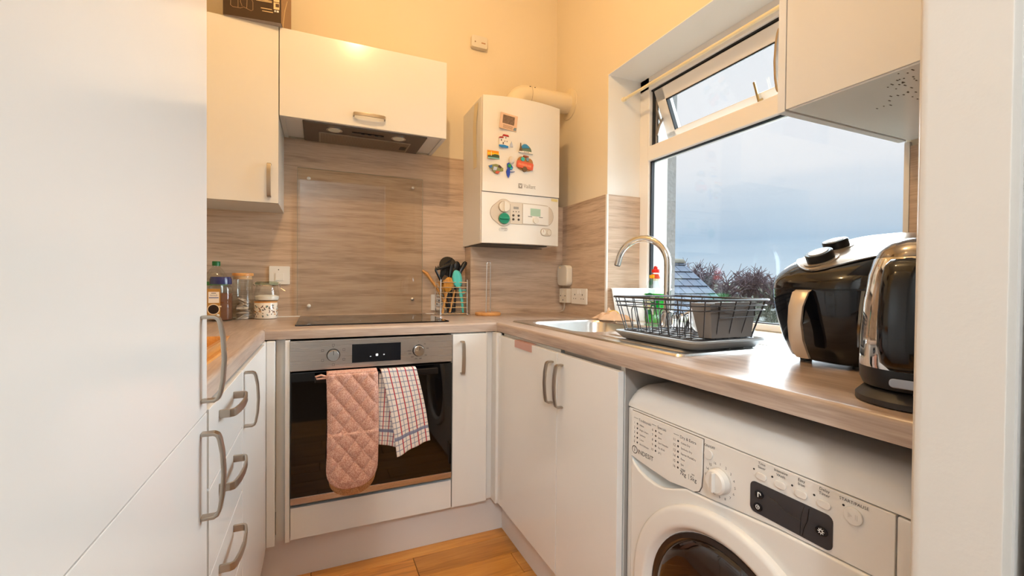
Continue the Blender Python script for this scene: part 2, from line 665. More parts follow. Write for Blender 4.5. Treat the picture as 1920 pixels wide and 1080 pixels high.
st.tube([(X0 + 0.036, LY0 - 0.018, 1.97), (X0 + 0.05, LY0 - 0.02, 1.93), (X0 + 0.06, LY0 - 0.022, 1.91)], 0.005, 6)
st.build('friction_stay', mat('grimy_steel', (168, 160, 152), 0.45, metal=0.8), win)
rd = MB()
rd.tube([(0.09, WY0 - 0.004, 2.03), (0.09, WY1 + 0.004, 2.03)], 0.0075, 12)
rd.tube([(0.09, WY0 - 0.004, 2.03), (0.09, WY0 - 0.02, 2.03)], 0.011, 12)
tag(rd.build('curtain_rod', mat('ivory_rod', (238, 222, 184), 0.3)), 'thin ivory tension rod across the head of the window recess', 'rod')
# outside face of the opening: white render then rough stone
ex = MB()
ex.box(0.26, 0.36, WY0 - 0.033, 0.3, -3.0, 3.2)
ex.box(0.21, 0.26, WY0, 0.3, -3.0, 3.2)
ex.box(0.26, 0.36, -3.2, WY1 + 0.02, -3.0, 3.2)
ex.box(0.26, 0.36, -3.2, 0.3, WZ1 + 0.02, 3.2)
ex.box(0.26, 0.36, -3.2, 0.3, -3.0, 0.90)
struct(ex.build('wall_outside', mat('white_render', (236, 234, 226), 0.8, bump=0.3, bscale=60)))
es = MB()
es.box(0.36, 0.42, WY0 - 0.033, 0.3, -3.0, 3.2)
es.box(0.36, 0.42, -3.2, WY1 + 0.02, -3.0, 3.2)
es.box(0.36, 0.42, -3.2, 0.3, WZ1 + 0.02, 3.2)
es.box(0.36, 0.42, -3.2, 0.3, -3.0, 0.895)
struct(es.build('wall_stone', mat('rough_stone', (136, 136, 136), 0.9, bump=1.0, bscale=70, var=0.35, vscale=60)))
LAMP_W, LAMP_C = 36.0, (1.0, 0.64, 0.29)
HALL_FILL_W, HALL_FILL_C = 92.0, (0.88, 0.96, 1.0)
# ------------------------------------------------------------------ splashbacks
sp = thing('splashback', 'grey oak laminate splashback panel behind the hob', 'splashback', (-1.3, -0.004, ZT))
MB().box(XL, -0.578, -0.008, 0.0, ZT, 1.778).build('panel', lam_x, sp)
MB().box(XL, -0.578, -0.0105, -0.008, ZT, ZT + 0.004).build('sealant_bead', whitepl, sp)
bx = thing('pipe_boxing', 'grey oak laminate boxing under the white boiler', 'boxing', (-0.3, -0.05, ZT))
MB().box(-0.577, 0.0, -0.104, -0.096, ZT, 1.288).build('front_panel', lam_x, bx)
MB().box(-0.577, -0.569, -0.096, -0.0005, ZT, 1.288).build('side_panel', lam_y, bx)
MB().box(-0.146, 0.0, -0.104, -0.096, 1.288, 1.5425).build('upper_panel', lam_x, bx)
rp_ = thing('splashback', 'grey oak laminate splashback between the corner and the window, with the sockets on it', 'splashback', (0, -0.3, ZT))
MB().box(-0.008, 0.0, WY0 - 0.002, -0.104, ZT, 1.5425).build('panel', lam_y, rp_)
MB().box(0.0, 0.199, WY0 - 0.012, WY0 - 0.0045, ZT, 1.5425).build('reveal_panel', lam_x, rp_)
MB().box(-0.009, 0.001, WY0 - 0.013, WY0 - 0.002, ZT, 1.5425).build('corner_trim', whitepl, rp_)
r2 = thing('splashback', 'sliver of oak laminate splashback beside the door frame and above the kettle', 'splashback', (0, -1.9, ZT))
MB().box(-0.008, 0.0, YF, -1.768, ZT, 1.436).build('panel', lam_y, r2)
MB().box(-0.010, 0.002, -1.768, WY1, ZT, 1.446).build('corner_trim', whitepl, r2)

# ------------------------------------------------------------------ worktop
wt = thing('worktop', 'grey oak laminate worktop running round three walls', 'worktop', (-1.0, -0.3, ZT - TH))
b0, r_ = ZT - TH, 0.010
prof = [(0.0, b0)] + [(0.608, b0 + 0.003)] + [(0.608 - r_ + r_ * math.cos(math.radians(a)), ZT - r_ + r_ * math.sin(math.radians(a))) for a in (0, 22, 45, 67, 90)] + [(0.0, ZT)]
m_ = MB()
m_.loft([[(x, -d, z) for d, z in prof] for x in (-1.4975, -0.6225)])
m_.build('worktop_section', top_x, wt)
m_ = MB()
m_.box(XL, -1.4975, -0.608, 0, b0, ZT)
pl_ = [(0.6025 * d / 0.608, z) for d, z in prof]
m_.loft([[(XL + d, y, z) for d, z in pl_] for y in (-1.488, -0.608)])
m_.build('worktop_section', top_y, wt)
HX0, HX1, HY0, HY1 = -0.500, -0.115, -1.090, -0.640      # sink bowl cut-out
m_ = MB()
m_.box(-0.6225, 0, -0.608, 0, b0, ZT)
pr_ = [(0.6225 * d / 0.608 - (0.6225 + HX0), z) for d, z in prof[1:-1]]
fp = [(0.0, b0)] + [(0.6225 - 0.608 + d - (-HX0), z) for d, z in prof[1:-1]] + [(0.0, ZT)]
m_.loft([[(HX0 - d, y, z) for d, z in fp] for y in (YF, -0.608)])
m_.box(HX0, 0, HY1, -0.608, b0, ZT)
m_.box(HX0, 0, YF, HY0, b0, ZT)
m_.box(HX1, 0, HY0, HY1, b0, ZT)
m_.build('worktop_section', top_y, wt)

# ------------------------------------------------------------------ base units
ZD = 0.164     # foot of the doors
# left run
du = thing('drawer_unit', 'white gloss drawer stack with nickel bow handles beside the fridge', 'drawers', (-1.8, -1.31, 0))
MB().box(XL + 0.03, -1.512, -1.488, -1.1425, 0.15, b0).build('carcass', matt_white, du)
tops = [0.8795, 0.7425, 0.5915, 0.4385, 0.3005]
for i, zt_ in enumerate(tops):
    zb_ = (tops[i + 1] + 0.003) if i < 4 else ZD
    d_ = MB().box(-1.510, XLD, -1.486, -1.1435, zb_, zt_).build('drawer', gloss, du, bevel=0.0015)
    bow_handle(d_, F_left(XLD, -1.335, zt_ - 0.030), vertical=False, length=0.150)
bc = thing('base_cabinet', 'white gloss base cabinet with one door in the left corner', 'cabinet', (-1.8, -0.9, 0))
MB().box(XL + 0.03, -1.512, -1.1405, -0.02, 0.15, b0).build('carcass', matt_white, bc)
d_ = MB().box(-1.510, XLD, -1.1395, -0.672, ZD, 0.8795).build('door', gloss, bc, bevel=0.0015)
bow_handle(d_, F_left(XLD, -1.117, 0.804), True)
pm = MB()
pm.box(-1.510, -1.492, -0.671, -0.612, ZD - 0.006, b0)
pm.box(-1.492, -1.464, -0.626, -0.606, ZD - 0.006, b0)
pm.build('corner_post', gloss, bc, bevel=0.004)
# oven housing
oh = thing('oven_housing', 'white oven housing unit with a low fixed panel under the oven', 'cabinet', (-1.12, -0.3, 0))
ohm = MB()
ohm.box(-1.4335, -1.4185, YD, -0.02, ZD - 0.006, b0)
ohm.box(-0.8225, -0.8185, YD + 0.02, -0.02, ZD, b0)
ohm.box(-1.4185, -0.8225, -0.59, -0.02, 0.262, 0.278)
ohm.build('carcass', gloss, oh, bevel=0.001)
MB().box(-1.4165, -0.8235, YD, YD + 0.018, ZD, 0.278).build('fixed_panel', gloss, oh, bevel=0.0015)
MB().box(-1.464, -1.4335, -0.592, -0.580, ZD - 0.006, b0).build('filler_strip', matt_white, oh)
# slim pull-out
su = thing('slim_cabinet', 'narrow white pull-out cabinet to the right of the oven', 'cabinet', (-0.745, -0.3, 0))
MB().box(-0.8175, -0.672, YD + 0.021, -0.02, 0.15, b0).build('carcass', matt_white, su)
d_ = MB().box(-0.8195, -0.6696, YD, YD + 0.018, ZD, 0.8795).build('door', gloss, su, bevel=0.0015)
bow_handle(d_, F_back(-0.781, YD, 0.785), True)
MB().box(-0.6685, -0.6225, -0.592, -0.575, ZD - 0.004, b0).build('filler_strip', gloss, su)
# right run
cu_ = thing('corner_cabinet', 'white gloss corner cabinet with the wider door under the sink', 'cabinet', (-0.3, -0.9, 0))
cm = MB()
cm.box(-0.610, -0.592, -1.135, -0.66, 0.15, b0 - 0.002)
cm.box(-0.592, -0.1, -0.66, -0.645, 0.15, 0.72)
cm.box(-0.592, -0.1, -1.142, -1.127, 0.15, 0.72)
cm.build('carcass', matt_white, cu_)
d_ = MB().box(XD, XD + 0.018, -1.1455, -0.6500, ZD, 0.8735).build('door', gloss, cu_, bevel=0.0015)
bow_handle(d_, F_right(XD, -1.118, 0.776), True)
MB().box(-0.6405, -0.6125, -0.6490, -0.5925, ZD - 0.006, b0).build('corner_post', gloss, cu_, bevel=0.004)
nu = thing('base_cabinet', 'white gloss base cabinet with the narrower door beside the washing machine', 'cabinet', (-0.3, -1.3, 0))
nm = MB()
nm.box(-0.6035, -0.02, -1.4525, -1.4375, 0.0, b0)
nm.box(-0.6035, -0.5855, -1.4375, -1.148, 0.15, b0 - 0.002)
nm.build('carcass', grey_edge, nu)
MB().box(-0.6055, -0.6035, -1.4525, -1.4375, 0.0, b0).build('edge_band', whitepl, nu)
d_ = MB().box(XD, XD + 0.018, -1.4575, -1.1485, ZD, 0.8735).build('door', gloss, nu, bevel=0.0015)
bow_handle(d_, F_right(XD, -1.180, 0.776), True)
# pink clip over the top of the sink door
ck = MB()
ck.box(-0.634, XD, -0.965, -0.822, 0.848, 0.8755)
ck.box(-0.634, XD + 0.019, -0.965, -0.822, 0.8738, 0.8757)
tag(ck.build('door_hook', mat('rose_metal', (206, 160, 146), 0.35, metal=0.3), bevel=0.0006), 'pale rose over-door hook plate on the wider sink door', 'hook')

# tall integrated fridge
fz = thing('fridge_freezer', 'tall built-in fridge freezer with two white gloss doors', 'fridge', (-1.8, -1.8, 0))
MB().box(XL + 0.03, -1.512, -2.098, -1.4915, 0.0, 2.30).build('housing', matt_white, fz)
d_ = MB().box(-1.510, XLD, -2.097, -1.5025, 0.8805, 2.30).build('door', gloss, fz, bevel=0.0015)
bow_handle(d_, F_left(XLD, -1.538, 0.972), True)
d_ = MB().box(-1.510, XLD, -2.097, -1.5025, 0.10, 0.8795).build('door', gloss, fz, bevel=0.0015)
bow_handle(d_, F_left(XLD, -1.541, 0.789), True)

# ------------------------------------------------------------------ wall units
ZU0, ZU1, YU = 1.416, 2.140, -0.3086
wu = thing('wall_cabinet', 'tall white gloss wall cabinet above the jars', 'wall cabinet', (-1.8, -0.15, ZU0))
MB().box(XL, -1.4795, -0.29, -0.001, ZU0, ZU1).build('carcass', matt_white, wu, bevel=0.001)
MB().box(-2.09, -1.785, -0.30, YU + 0.018, ZU0, ZU1).build('filler_panel', gloss, wu)
d_ = MB().box(-1.782, -1.4795, YU, YU + 0.018, ZU0 - 0.001, ZU1).build('door', gloss, wu, bevel=0.0015)
bow_handle(d_, F_back(-1.5125, YU, 1.506), True)
hu = thing('bridging_cabinet', 'wide white lift-up wall cabinet housing the extractor', 'wall cabinet', (-1.12, -0.15, 1.785))
hm = MB()
hm.box(-1.4775, -1.4595, -0.29, -0.001, 1.779, ZU1)
hm.box(-0.7885, -0.7705, -0.29, -0.001, 1.779, ZU1)
hm.box(-1.4595, -0.7885, -0.29, -0.001, ZU1 - 0.018, ZU1)
hm.box(-1.4595, -1.392, -0.29, -0.012, 1.784, 1.80)
hm.box(-0.856, -0.7885, -0.29, -0.012, 1.784, 1.80)
hm.box(-1.392, -0.856, -0.022, -0.012, 1.784, 1.80)
hm.build('carcass', matt_white, hu, bevel=0.0008)
d_ = MB().box(-1.4765, -0.7701, YU, YU + 0.018, 1.779, ZU1).build('flap_door', gloss, hu, bevel=0.0015)
bow_handle(d_, F_back(-1.1215, YU, 1.8255), False)
# extractor
eh = thing('cooker_hood', 'grey steel canopy extractor with two lights set under the cabinet', 'extractor hood', (-1.12, -0.15, 1.772))
hood_m = mat('hood_grey', (120, 110, 102), 0.38, metal=0.85)
MB().box(-1.391, -0.857, -0.288, -0.012, 1.774, 1.95).build('canopy_body', hood_m, eh, bevel=0.002)
filt = MB()
filt.box(-1.328, -0.914, -0.178, -0.022, 1.7705, 1.774)
filt.build('filter_frame', mat('filter_frame', (176, 164, 150), 0.35, metal=0.9), eh, bevel=0.001)
fl = MB()
for i in range(60):
    xx = -1.318 + i * 0.00665
    fl.box(xx, xx + 0.004, -0.170, -0.030, 1.7693, 1.7705)
tag(fl.build('filter_mesh', mat('filter_mesh', (150, 136, 120), 0.5, metal=0.8), eh), kind='stuff')
MB().box(-0.955, -0.925, -0.12, -0.07, 1.7685, 1.7695).build('filter_latch', blackpl, eh)
for xx in (-1.2638, -0.9825):
    MB().lathe([(0.034, 0.0), (0.034, -0.0035), (0.027, -0.0035)], (xx, -0.2335, 1.774), 28).build('light_bezel', chrome, eh)
    MB().lathe([(0.026, 0.0), (0.026, -0.004)], (xx, -0.2335, 1.774), 28).build('light_lens', mat('frosted_lens', (226, 224, 206), 0.4), eh)
MB().box(-1.189, -1.050, -0.238, -0.219, 1.7715, 1.7742).build('switch_slot', blackgloss, eh)
sl = MB()
for i in range(3):
    sl.box(-1.15 + i * 0.03, -1.135 + i * 0.03, -0.233, -0.224, 1.770, 1.7716)
sl.build('slide_switch', blackpl, eh)
# upper cabinet on the door wall, its end towards us
ru = thing('wall_cabinet', 'white wall cabinet end jutting out beside the door frame', 'wall cabinet', (-0.23, -1.93, 1.45))
MB().box(-0.456, -0.010, YF + 0.001, -1.7625, 1.452, 2.30).build('carcass', gloss, ru, bevel=0.001)
MB().box(-0.452, -0.012, YF + 0.006, -1.7675, 1.449, 1.452).build('underside_panel', mat('mould_speckled_board', (232, 231, 226), 0.18, var=0.04, vscale=6), ru)
spk = MB()
random.seed(3)
for i in range(46):
    a = random.random()
    xx = -0.446 + 0.16 * a
    yy = -1.985 + 0.10 * a * random.random() + random.uniform(0, 0.06)
    L = random.uniform(0.003, 0.009)
    spk.box(xx, xx + L * 0.8, yy, yy + 0.0016, 1.4484, 1.449)
tag(spk.build('mould_speckles', mat('mould_brown', (96, 86, 74), 0.8), ru), kind='stuff')
d_ = MB().box(-0.456, -0.010, -1.7605, -1.7447, 1.449, 2.30).build('door', gloss, ru, bevel=0.001)
bow_handle(d_, frame((-0.418, -1.7447, 1.577), (-1, 0, 0), (0, 0, 1)), True, length=0.142)

# ------------------------------------------------------------------ hob, glass splashback, oven
hb = thing('induction_hob', 'black glass hob set in the worktop under the extractor', 'hob', (-1.106, -0.27, ZT))
MB().box(-1.408, -0.806, -0.508, -0.030, ZT + 0.0003, ZT + 0.0055).build('glass_top', blackglass, hb, bevel=0.0015)
for cx, cy, rr in ((-1.25, -0.38, 0.09), (-1.25, -0.15, 0.075), (-0.97, -0.38, 0.075), (-0.97, -0.15, 0.09)):
    MB().lathe([(rr, 0), (rr - 0.0015, 0.0001), (rr - 0.0016, 0)], (cx, cy, ZT + 0.0056), 40, cap=False).build('zone_ring', mat('grey_zone_print', (70, 70, 72), 0.3), hb)
gs_ = thing('glass_splashback', 'clear glass splashback sheet fixed behind the hob', 'glass panel', (-1.12, -0.018, 0.93))
MB().box(-1.4215, -0.8200, -0.0215, -0.0155, 0.931, 1.640).build('glass_sheet', splashglass, gs_)
eg = MB()
for (a, b, c, d) in ((-1.4217, -1.4203, 0.931, 1.640), (-0.8212, -0.8198, 0.931, 1.640), (-1.4217, -0.8198, 1.6388, 1.6402)):
    eg.box(a, b, -0.0216, -0.0154, c, d)
eg.build('polished_edge', mat('glass_edge_green', (150, 150, 132), 0.15, coat=0.4), gs_)
for xx, zz, mm in ((-1.372, 1.590, whitepl), (-0.872, 1.594, steel), (-1.370, 0.975, whitepl), (-0.872, 1.003, steel)):
    MB().lathe([(0.0085, 0.0), (0.0085, -0.003), (0.004, -0.006)], (xx, -0.0215, zz), 20, 'y').build('fixing_cap', mm, gs_)
    MB().lathe([(0.006, 0.0), (0.006, 0.0075)], (xx, -0.0155, zz), 12, 'y').build('spacer', whitepl, gs_)

ov = thing('oven', 'built-in electric oven with steel control panel and black glass door', 'oven', (-1.12, -0.3, 0.28))
MB().box(-1.413, -0.829, -0.59, -0.05, 0.285, 0.872).build('oven_body', blackpl, ov)
cp = MB().box(-1.4175, -0.8235, YD - 0.004, -0.592, 0.7712, 0.8795).build('control_panel', steel, ov, bevel=0.0015)
MB().box(-1.2102, -1.0309, YD - 0.0055, YD - 0.003, 0.790, 0.8592).build('display', blackgloss, cp)
dp = MB(F_back(0, YD - 0.0057, 0))
text(dp, '-', 0.022, -1.1475, 0.806)
text(dp, '+', 0.014, -1.0985, 0.8105)
for r0 in (rrect(0.009, 0.009, 0.002, 2, -1.1205, 0.8155),):
    dp.prism(r0, 0, 0.0003)
dp.build('display_symbols', mat('lit_symbols', (220, 226, 230), 0.5, emit=(220, 228, 235), estr=0.6), cp)
kp = MB(F_back(0, YD - 0.0042, 0))
for a, xx, zz in ((90, -1.275, 0.8235),):
    for k, ang in enumerate((90, 150, 210, 270, 330, 30)):
        ex_, ez_ = xx + 0.042 * math.cos(math.radians(ang)), zz + 0.036 * math.sin(math.radians(ang))
        for s_ in (0.0042,):
            kp.prism([(ex_ - s_, ez_ - s_), (ex_ + s_, ez_ - s_), (ex_ + s_, ez_ - s_ + 0.0008), (ex_ - s_, ez_ - s_ + 0.0008)], 0, 0.0002)
            kp.prism([(ex_ - s_, ez_ + s_ - 0.0008), (ex_ + s_, ez_ + s_ - 0.0008), (ex_ + s_, ez_ + s_), (ex_ - s_, ez_ + s_)], 0, 0.0002)
            kp.prism([(ex_ - s_, ez_ - s_), (ex_ - s_ + 0.0008, ez_ - s_), (ex_ - s_ + 0.0008, ez_ + s_), (ex_ - s_, ez_ + s_)], 0, 0.0002)
            kp.prism([(ex_ + s_ - 0.0008, ez_ - s_), (ex_ + s_, ez_ - s_), (ex_ + s_, ez_ + s_), (ex_ + s_ - 0.0008, ez_ + s_)], 0, 0.0002)
for k, (tx, ang) in enumerate((('50', 45), ('100', 10), ('150', -38), ('180', -78), ('200', -105), ('220', -132), ('250', -160), ('max', 180))):
    text(kp, tx, 0.0075, -0.962 + 0.036 * math.cos(math.radians(ang)), 0.8215 + 0.034 * math.sin(math.radians(ang)), 0.0002, 'CENTER')
text(kp, '.', 0.02, -0.9645, 0.857, 0.0002)
text(kp, '.', 0.02, -1.2775, 0.851, 0.0002)
kp.build('panel_print', darkprint, cp)
for xx in (-1.275, -0.962):
    MB().lathe([(0.0235, 0.0), (0.0235, -0.004), (0.0215, -0.005)], (xx, YD - 0.004, 0.8235), 32, 'y').build('knob_collar', mat('dark_collar', (60, 56, 54), 0.3, metal=0.6), cp)
    kn = MB().lathe([(0.0205, -0.004), (0.0200, -0.022), (0.0185, -0.0245), (0.0, -0.0245)], (xx, YD - 0.004, 0.8235), 32, 'y').build('knob', chrome, cp)
    MB().box(xx - 0.0008, xx + 0.0008, YD - 0.0291, YD - 0.0284, 0.827, 0.842).build('pointer', darkprint, cp)
dr = MB().box(-1.4165, -0.8245, YD - 0.006, -0.592, 0.2935, 0.7655).build('door', blackglass, ov, bevel=0.002)
MB().box(-1.4165, -0.8245, YD - 0.0075, YD - 0.004, 0.2925, 0.3165).build('steel_strip', steel, dr, bevel=0.001)
hn = MB()
hy = -0.657
hn.box(-1.338, -0.892, hy - 0.008, hy + 0.006, 0.733, 0.757)
for xx in (-1.330, -0.912):
    hn.box(xx, xx + 0.014, hy + 0.002, YD - 0.004, 0.736, 0.754)
hn.build('handle', mat('dark_handle', (40, 37, 36), 0.22, metal=0.6), dr, bevel=0.003)

# ------------------------------------------------------------------ boiler
BX0, BX1, BZ0, BZ1 = -0.5903, -0.1511, 1.2923, 2.0215
bxc, bhw = (BX0 + BX1) / 2, (BX1 - BX0) / 2


def bfront(x):
    t = (x - bxc) / bhw
    return -0.3055 - 0.034 * (1 - t * t)


bo = thing('boiler', 'white wall-hung gas boiler with magnets on its front', 'boiler', (bxc, -0.15, BZ0))
boil = mat('boiler_white', (232, 227, 219), 0.3, coat=0.1)
MB().box(BX0, BX1, -0.293, -0.0005, BZ0, BZ1).build('casing', boil, bo, bevel=0.002)


def bslab(z0, z1, proud, nx=16, rec=0.0):
    m = MB()
    rings = []
    for i in range(nx + 1):
        x = BX0 + 0.002 + (BX1 - BX0 - 0.004) * i / nx
        t = (x - bxc) / bhw
        dz = -0.007 * (1 - t * t)
        yf = bfront(x) - proud
        rings.append([(x, yf, z0[0] + z0[1] * dz), (x, yf, z1[0] + z1[1] * dz), (x, -0.288, z1[0] + z1[1] * dz), (x, -0.288, z0[0] + z0[1] * dz)])
    m.loft(rings)
    return m


bslab((1.5495, 1), (BZ1 + 0.001, 0), 0.006).build('upper_cover', boil, bo, bevel=0.002)
bslab((BZ0, 0), (1.5475, 1), 0.0).build('lower_cover', boil, bo, bevel=0.002)
BC = lambda a, b, c: (a, bfront(a) - 0.0004 - c, b)
BU = lambda a, b, c: (a, bfront(a) - 0.0064 - c, b)


def cplate(poly, w0, w1, M=BC):
    """plate that follows the bowed front, cut into upright slices"""
    xs = [p[0] for p in poly]
    x0, x1 = min(xs) + 1e-5, max(xs) - 1e-5
    n = max(8, int((x1 - x0) / 0.006))
    rings = []
    for i in range(n + 1):
        f = i / n
        x = x0 + (x1 - x0) * (0.5 - 0.5 * math.cos(PI * f))
        hit = []
        for (ax, ay), (bx_, by_) in zip(poly, poly[1:] + poly[:1]):
            if (ax - x) * (bx_ - x) <= 0 and abs(bx_ - ax) > 1e-9:
                hit.append(ay + (by_ - ay) * (x - ax) / (bx_ - ax))
        lo, hi = min(hit), max(hit)
        rings.append([(x, lo, w0), (x, lo, w1), (x, hi, w1), (x, hi, w0)])
    m = MB(M)
    m.loft(rings)
    return m


beige = mat('boiler_beige', (212, 200, 184), 0.4)
outl = mat('brown_outline', (150, 128, 104), 0.5)


def pod(g=0.0):
    p = []
    p += arc(-0.2425, 1.4457, 0.0515 + g, -90, 90, 14)
    p += arc(-0.4800, 1.4745, 0.0375 + g, 40, 135, 8)
    p += arc(-0.4950, 1.4440, 0.0515 + g, 140, 220, 8)
    p += arc(-0.4800, 1.4155, 0.0375 + g, 225, 320, 8)
    return p


def strips(poly, M, w, mname, mt, par):
    m = MB(M)
    m.prism(poly, 0, w)
    return m.build(mname, mt, par)


cplate(pod(0.0016), 0, 0.0012).build('pod_outline', outl, bo)
cplate(pod(0.0), 0, 0.0018).build('control_pod', beige, bo)
cplate([(-0.3800, 1.3965), (-0.2240, 1.3965), (-0.2240, 1.4950), (-0.3800, 1.4950)], 0.0018, 0.0035).build('timer_unit', boil, bo)
MB(BC).box(-0.3815, -0.3803, 1.3955, 1.4957, 0.0018, 0.0030).build('divider_line', outl, bo)
MB(BC).box(-0.4478, -0.4468, 1.3960, 1.4900, 0.0018, 0.0026).build('divider_line', outl, bo)
cplate([(-0.3370, 1.4380), (-0.2770, 1.4380), (-0.2770, 1.4760), (-0.3370, 1.4760)], 0.0035, 0.0042).build('screen', mat('green_lcd', (168, 196, 172), 0.25), bo)
cplate(circ(0.0165, 24, -0.3064, 1.4163), 0.0035, 0.011).build('dial', creampl, bo)
MB(BC).box(-0.3505, -0.3270, 1.4325, 1.4350, 0.0030, 0.0042).build('label_bar', darkprint, bo)
MB(BC).box(-0.2850, -0.2615, 1.4325, 1.4350, 0.0030, 0.0042).build('label_bar', darkprint, bo)
cplate(circ(0.0290, 28, -0.4800, 1.4745), 0.0018, 0.004, BC).build('knob_collar', outl, bo)
kn = cplate(circ(0.0270, 28, -0.4800, 1.4745), 0.004, 0.012).build('knob', creampl, bo)
kg = MB(BC)
kg.box(-0.4850, -0.4760, 1.4495, 1.4995, 0.012, 0.020)
kg.build('grip', creampl, kn, bevel=0.002)
cplate(circ(0.0290, 28, -0.4800, 1.4155), 0.0018, 0.004, BC).build('knob_collar', outl, bo)
green = mat('jade_knob', (22, 140, 110), 0.3, coat=0.3)
kn = cplate(circ(0.0270, 28, -0.4800, 1.4155), 0.004, 0.012).build('knob', green, bo)
kg = MB(BC)
kg.box(-0.5040, -0.4570, 1.4110, 1.4200, 0.012, 0.020)
kg.build('grip', green, kn, bevel=0.002)
MB(BC).box(-0.4300, -0.4030, 1.4660, 1.4780, 0.0014, 0.0026).build('small_display', mat('grey_lcd', (150, 146, 140), 0.3), bo)
for i in range(3):
    cplate(circ(0.0025, 10, -0.4310 + i * 0.0145, 1.4530), 0.0018, 0.003).build('indicator', darkprint, bo)
for i in range(2):
    for j in range(2):
        cplate(circ(0.0058, 14, -0.4310 + i * 0.0285, 1.4340 - j * 0.0200), 0.0018, 0.004).build('push_button', mat('dark_button', (70, 64, 58), 0.4), bo)
cplate(rrect(0.072, 0.040, 0.0195, 6, -0.2380, 1.3600), 0, 0.0012).build('gauge_outline', outl, bo)
cplate(rrect(0.069, 0.037, 0.0180, 6, -0.2380, 1.3600), 0, 0.0018).build('gauge_plate', beige, bo)
cplate(circ(0.0150, 20, -0.2555, 1.3600), 0.0018, 0.004).build('pressure_gauge', mat('gauge_face', (236, 232, 222), 0.3), bo)
cplate(circ(0.0130, 20, -0.2200, 1.3600), 0.0018, 0.006).build('power_button', creampl, bo)
gm = MB(BC)
gm.box(-0.2562, -0.2550, 1.3590, 1.3720, 0.004, 0.0045)
gm.build('gauge_needle', mat('red_needle', (170, 60, 40), 0.5), bo)
cplate(rrect(0.046, 0.019, 0.009, 4, -0.4810, 1.3620), 0, 0.0006).build('rating_sticker', mat('silver_sticker', (206, 204, 200), 0.4), bo)
st_ = MB(BC)
text(st_, 'ecoTEC', 0.0095, -0.4930, 1.3635, 0.0009)
text(st_, 'plus', 0.0075, -0.4770, 1.3560, 0.0009)
st_.build('sticker_print', greyprint, bo)
lg = MB(BU)
text(lg, 'Vaillant', 0.030, -0.3790, 1.5755, 0.0004, sx=0.78)
lg.box(-0.4070, -0.3860, 1.5720, 1.5960, 0.0, 0.0006)
lg.build('maker_logo', mat('grey_logo', (150, 142, 132), 0.4), bo)
lw = MB(BU)
lw.prism([(-0.4030, 1.5915), (-0.3985, 1.5785), (-0.3945, 1.5785), (-0.3900, 1.5915), (-0.3935, 1.5915), (-0.3965, 1.5830), (-0.3995, 1.5915)], 0.0006, 0.0009)
lw.build('logo_mark', boil, bo)
cplate([(-0.2050, 1.5270), (-0.1600, 1.5270), (-0.1600, 1.5410), (-0.2050, 1.5410)], 0.0, 0.0006).build('yellow_label', mat('yellow_label', (226, 206, 140), 0.5), bo)
bt = MB()
bt.box(BX0 + 0.01, BX1 - 0.06, -0.288, -0.08, BZ0 - 0.004, BZ0)
bt.build('base_tray', blackpl, bo)
fp_ = MB()
pts = [(-0.345, -0.150, BZ1 - 0.002), (-0.345, -0.150, 2.06)]
pts += [(-0.345 + 0.065 * (1 - math.cos(math.radians(a))), -0.150, 2.06 + 0.070 * math.sin(math.radians(a))) for a in (15, 30, 45, 60, 75, 90)]
pts += [(-0.20, -0.150, 2.131), (0.0, -0.150, 2.131)]
fp_.tube(pts, 0.056, 28)
flue = fp_.build('flue_pipe', mat('flue_cream', (230, 216, 190), 0.35), bo)
MB().lathe([(0.088, 0.0), (0.086, -0.006), (0.060, -0.010), (0.057, -0.012)], (-0.0005, -0.150, 2.131), 36, 'x').build('wall_collar', mat('collar_cream', (226, 210, 180), 0.6), flue)
rg = MB()
for xx in (-0.272, -0.243):
    rg.lathe([(0.004, 0), (0.004, 0.003)], (xx, -0.150 - 0.0562 * 0.75, 2.131 + 0.056 * 0.62), 10)
rg.build('screw', darkprint, flue)
jr = MB().lathe([(0.0572, -0.0008), (0.0576, 0.0), (0.0572, 0.0008)], (-0.262, -0.150, 2.131), 36, 'x', cap=False).build('joint_ring', outl, flue)
# strip of card tucked against the left side of the boiler
cs = MB()
cs.loft([[(-0.5915, -0.252, 2.005), (-0.5915, -0.196, 2.012), (-0.5925, -0.196, 2.012), (-0.5925, -0.252, 2.005)],
         [(-0.593, -0.226, 1.90), (-0.593, -0.178, 1.90), (-0.594, -0.178, 1.90), (-0.594, -0.226, 1.90)],
         [(-0.5915, -0.228, 1.78), (-0.5915, -0.182, 1.78), (-0.5925, -0.182, 1.78), (-0.5925, -0.228, 1.78)],
         [(-0.5915, -0.232, 1.683), (-0.5915, -0.186, 1.683), (-0.5925, -0.186, 1.683), (-0.5925, -0.232, 1.683)]])
tag(cs.build('card_strip', mat('pale_card', (232, 214, 176), 0.7)), 'long pale card strip taped to the left side of the boiler', 'strip')
# ------------------------------------------------------------------ magnets on the boiler


def mg(name, label, x, z):
    return thing(name, label, 'magnet', (x, bfront(x) - 0.0064, z), 'souvenir magnets on the boiler')


def flat(M, poly, w0, w1, nm, mt, par):
    m = MB(M)
    m.prism(poly, w0, w1)
    return m.build(nm, mt, par)


def colr(nm, c, rough=0.4, coat=0.2):
    return mat('paint_' + nm, c, rough, coat=coat)


def rot2(poly, a, cx, cy):
    c, s = math.cos(a), math.sin(a)
    return [(cx + c * x - s * y, cy + s * x + c * y) for x, y in poly]


def MF(x, z):
    return F_back(x, bfront(x) - 0.0062, z)


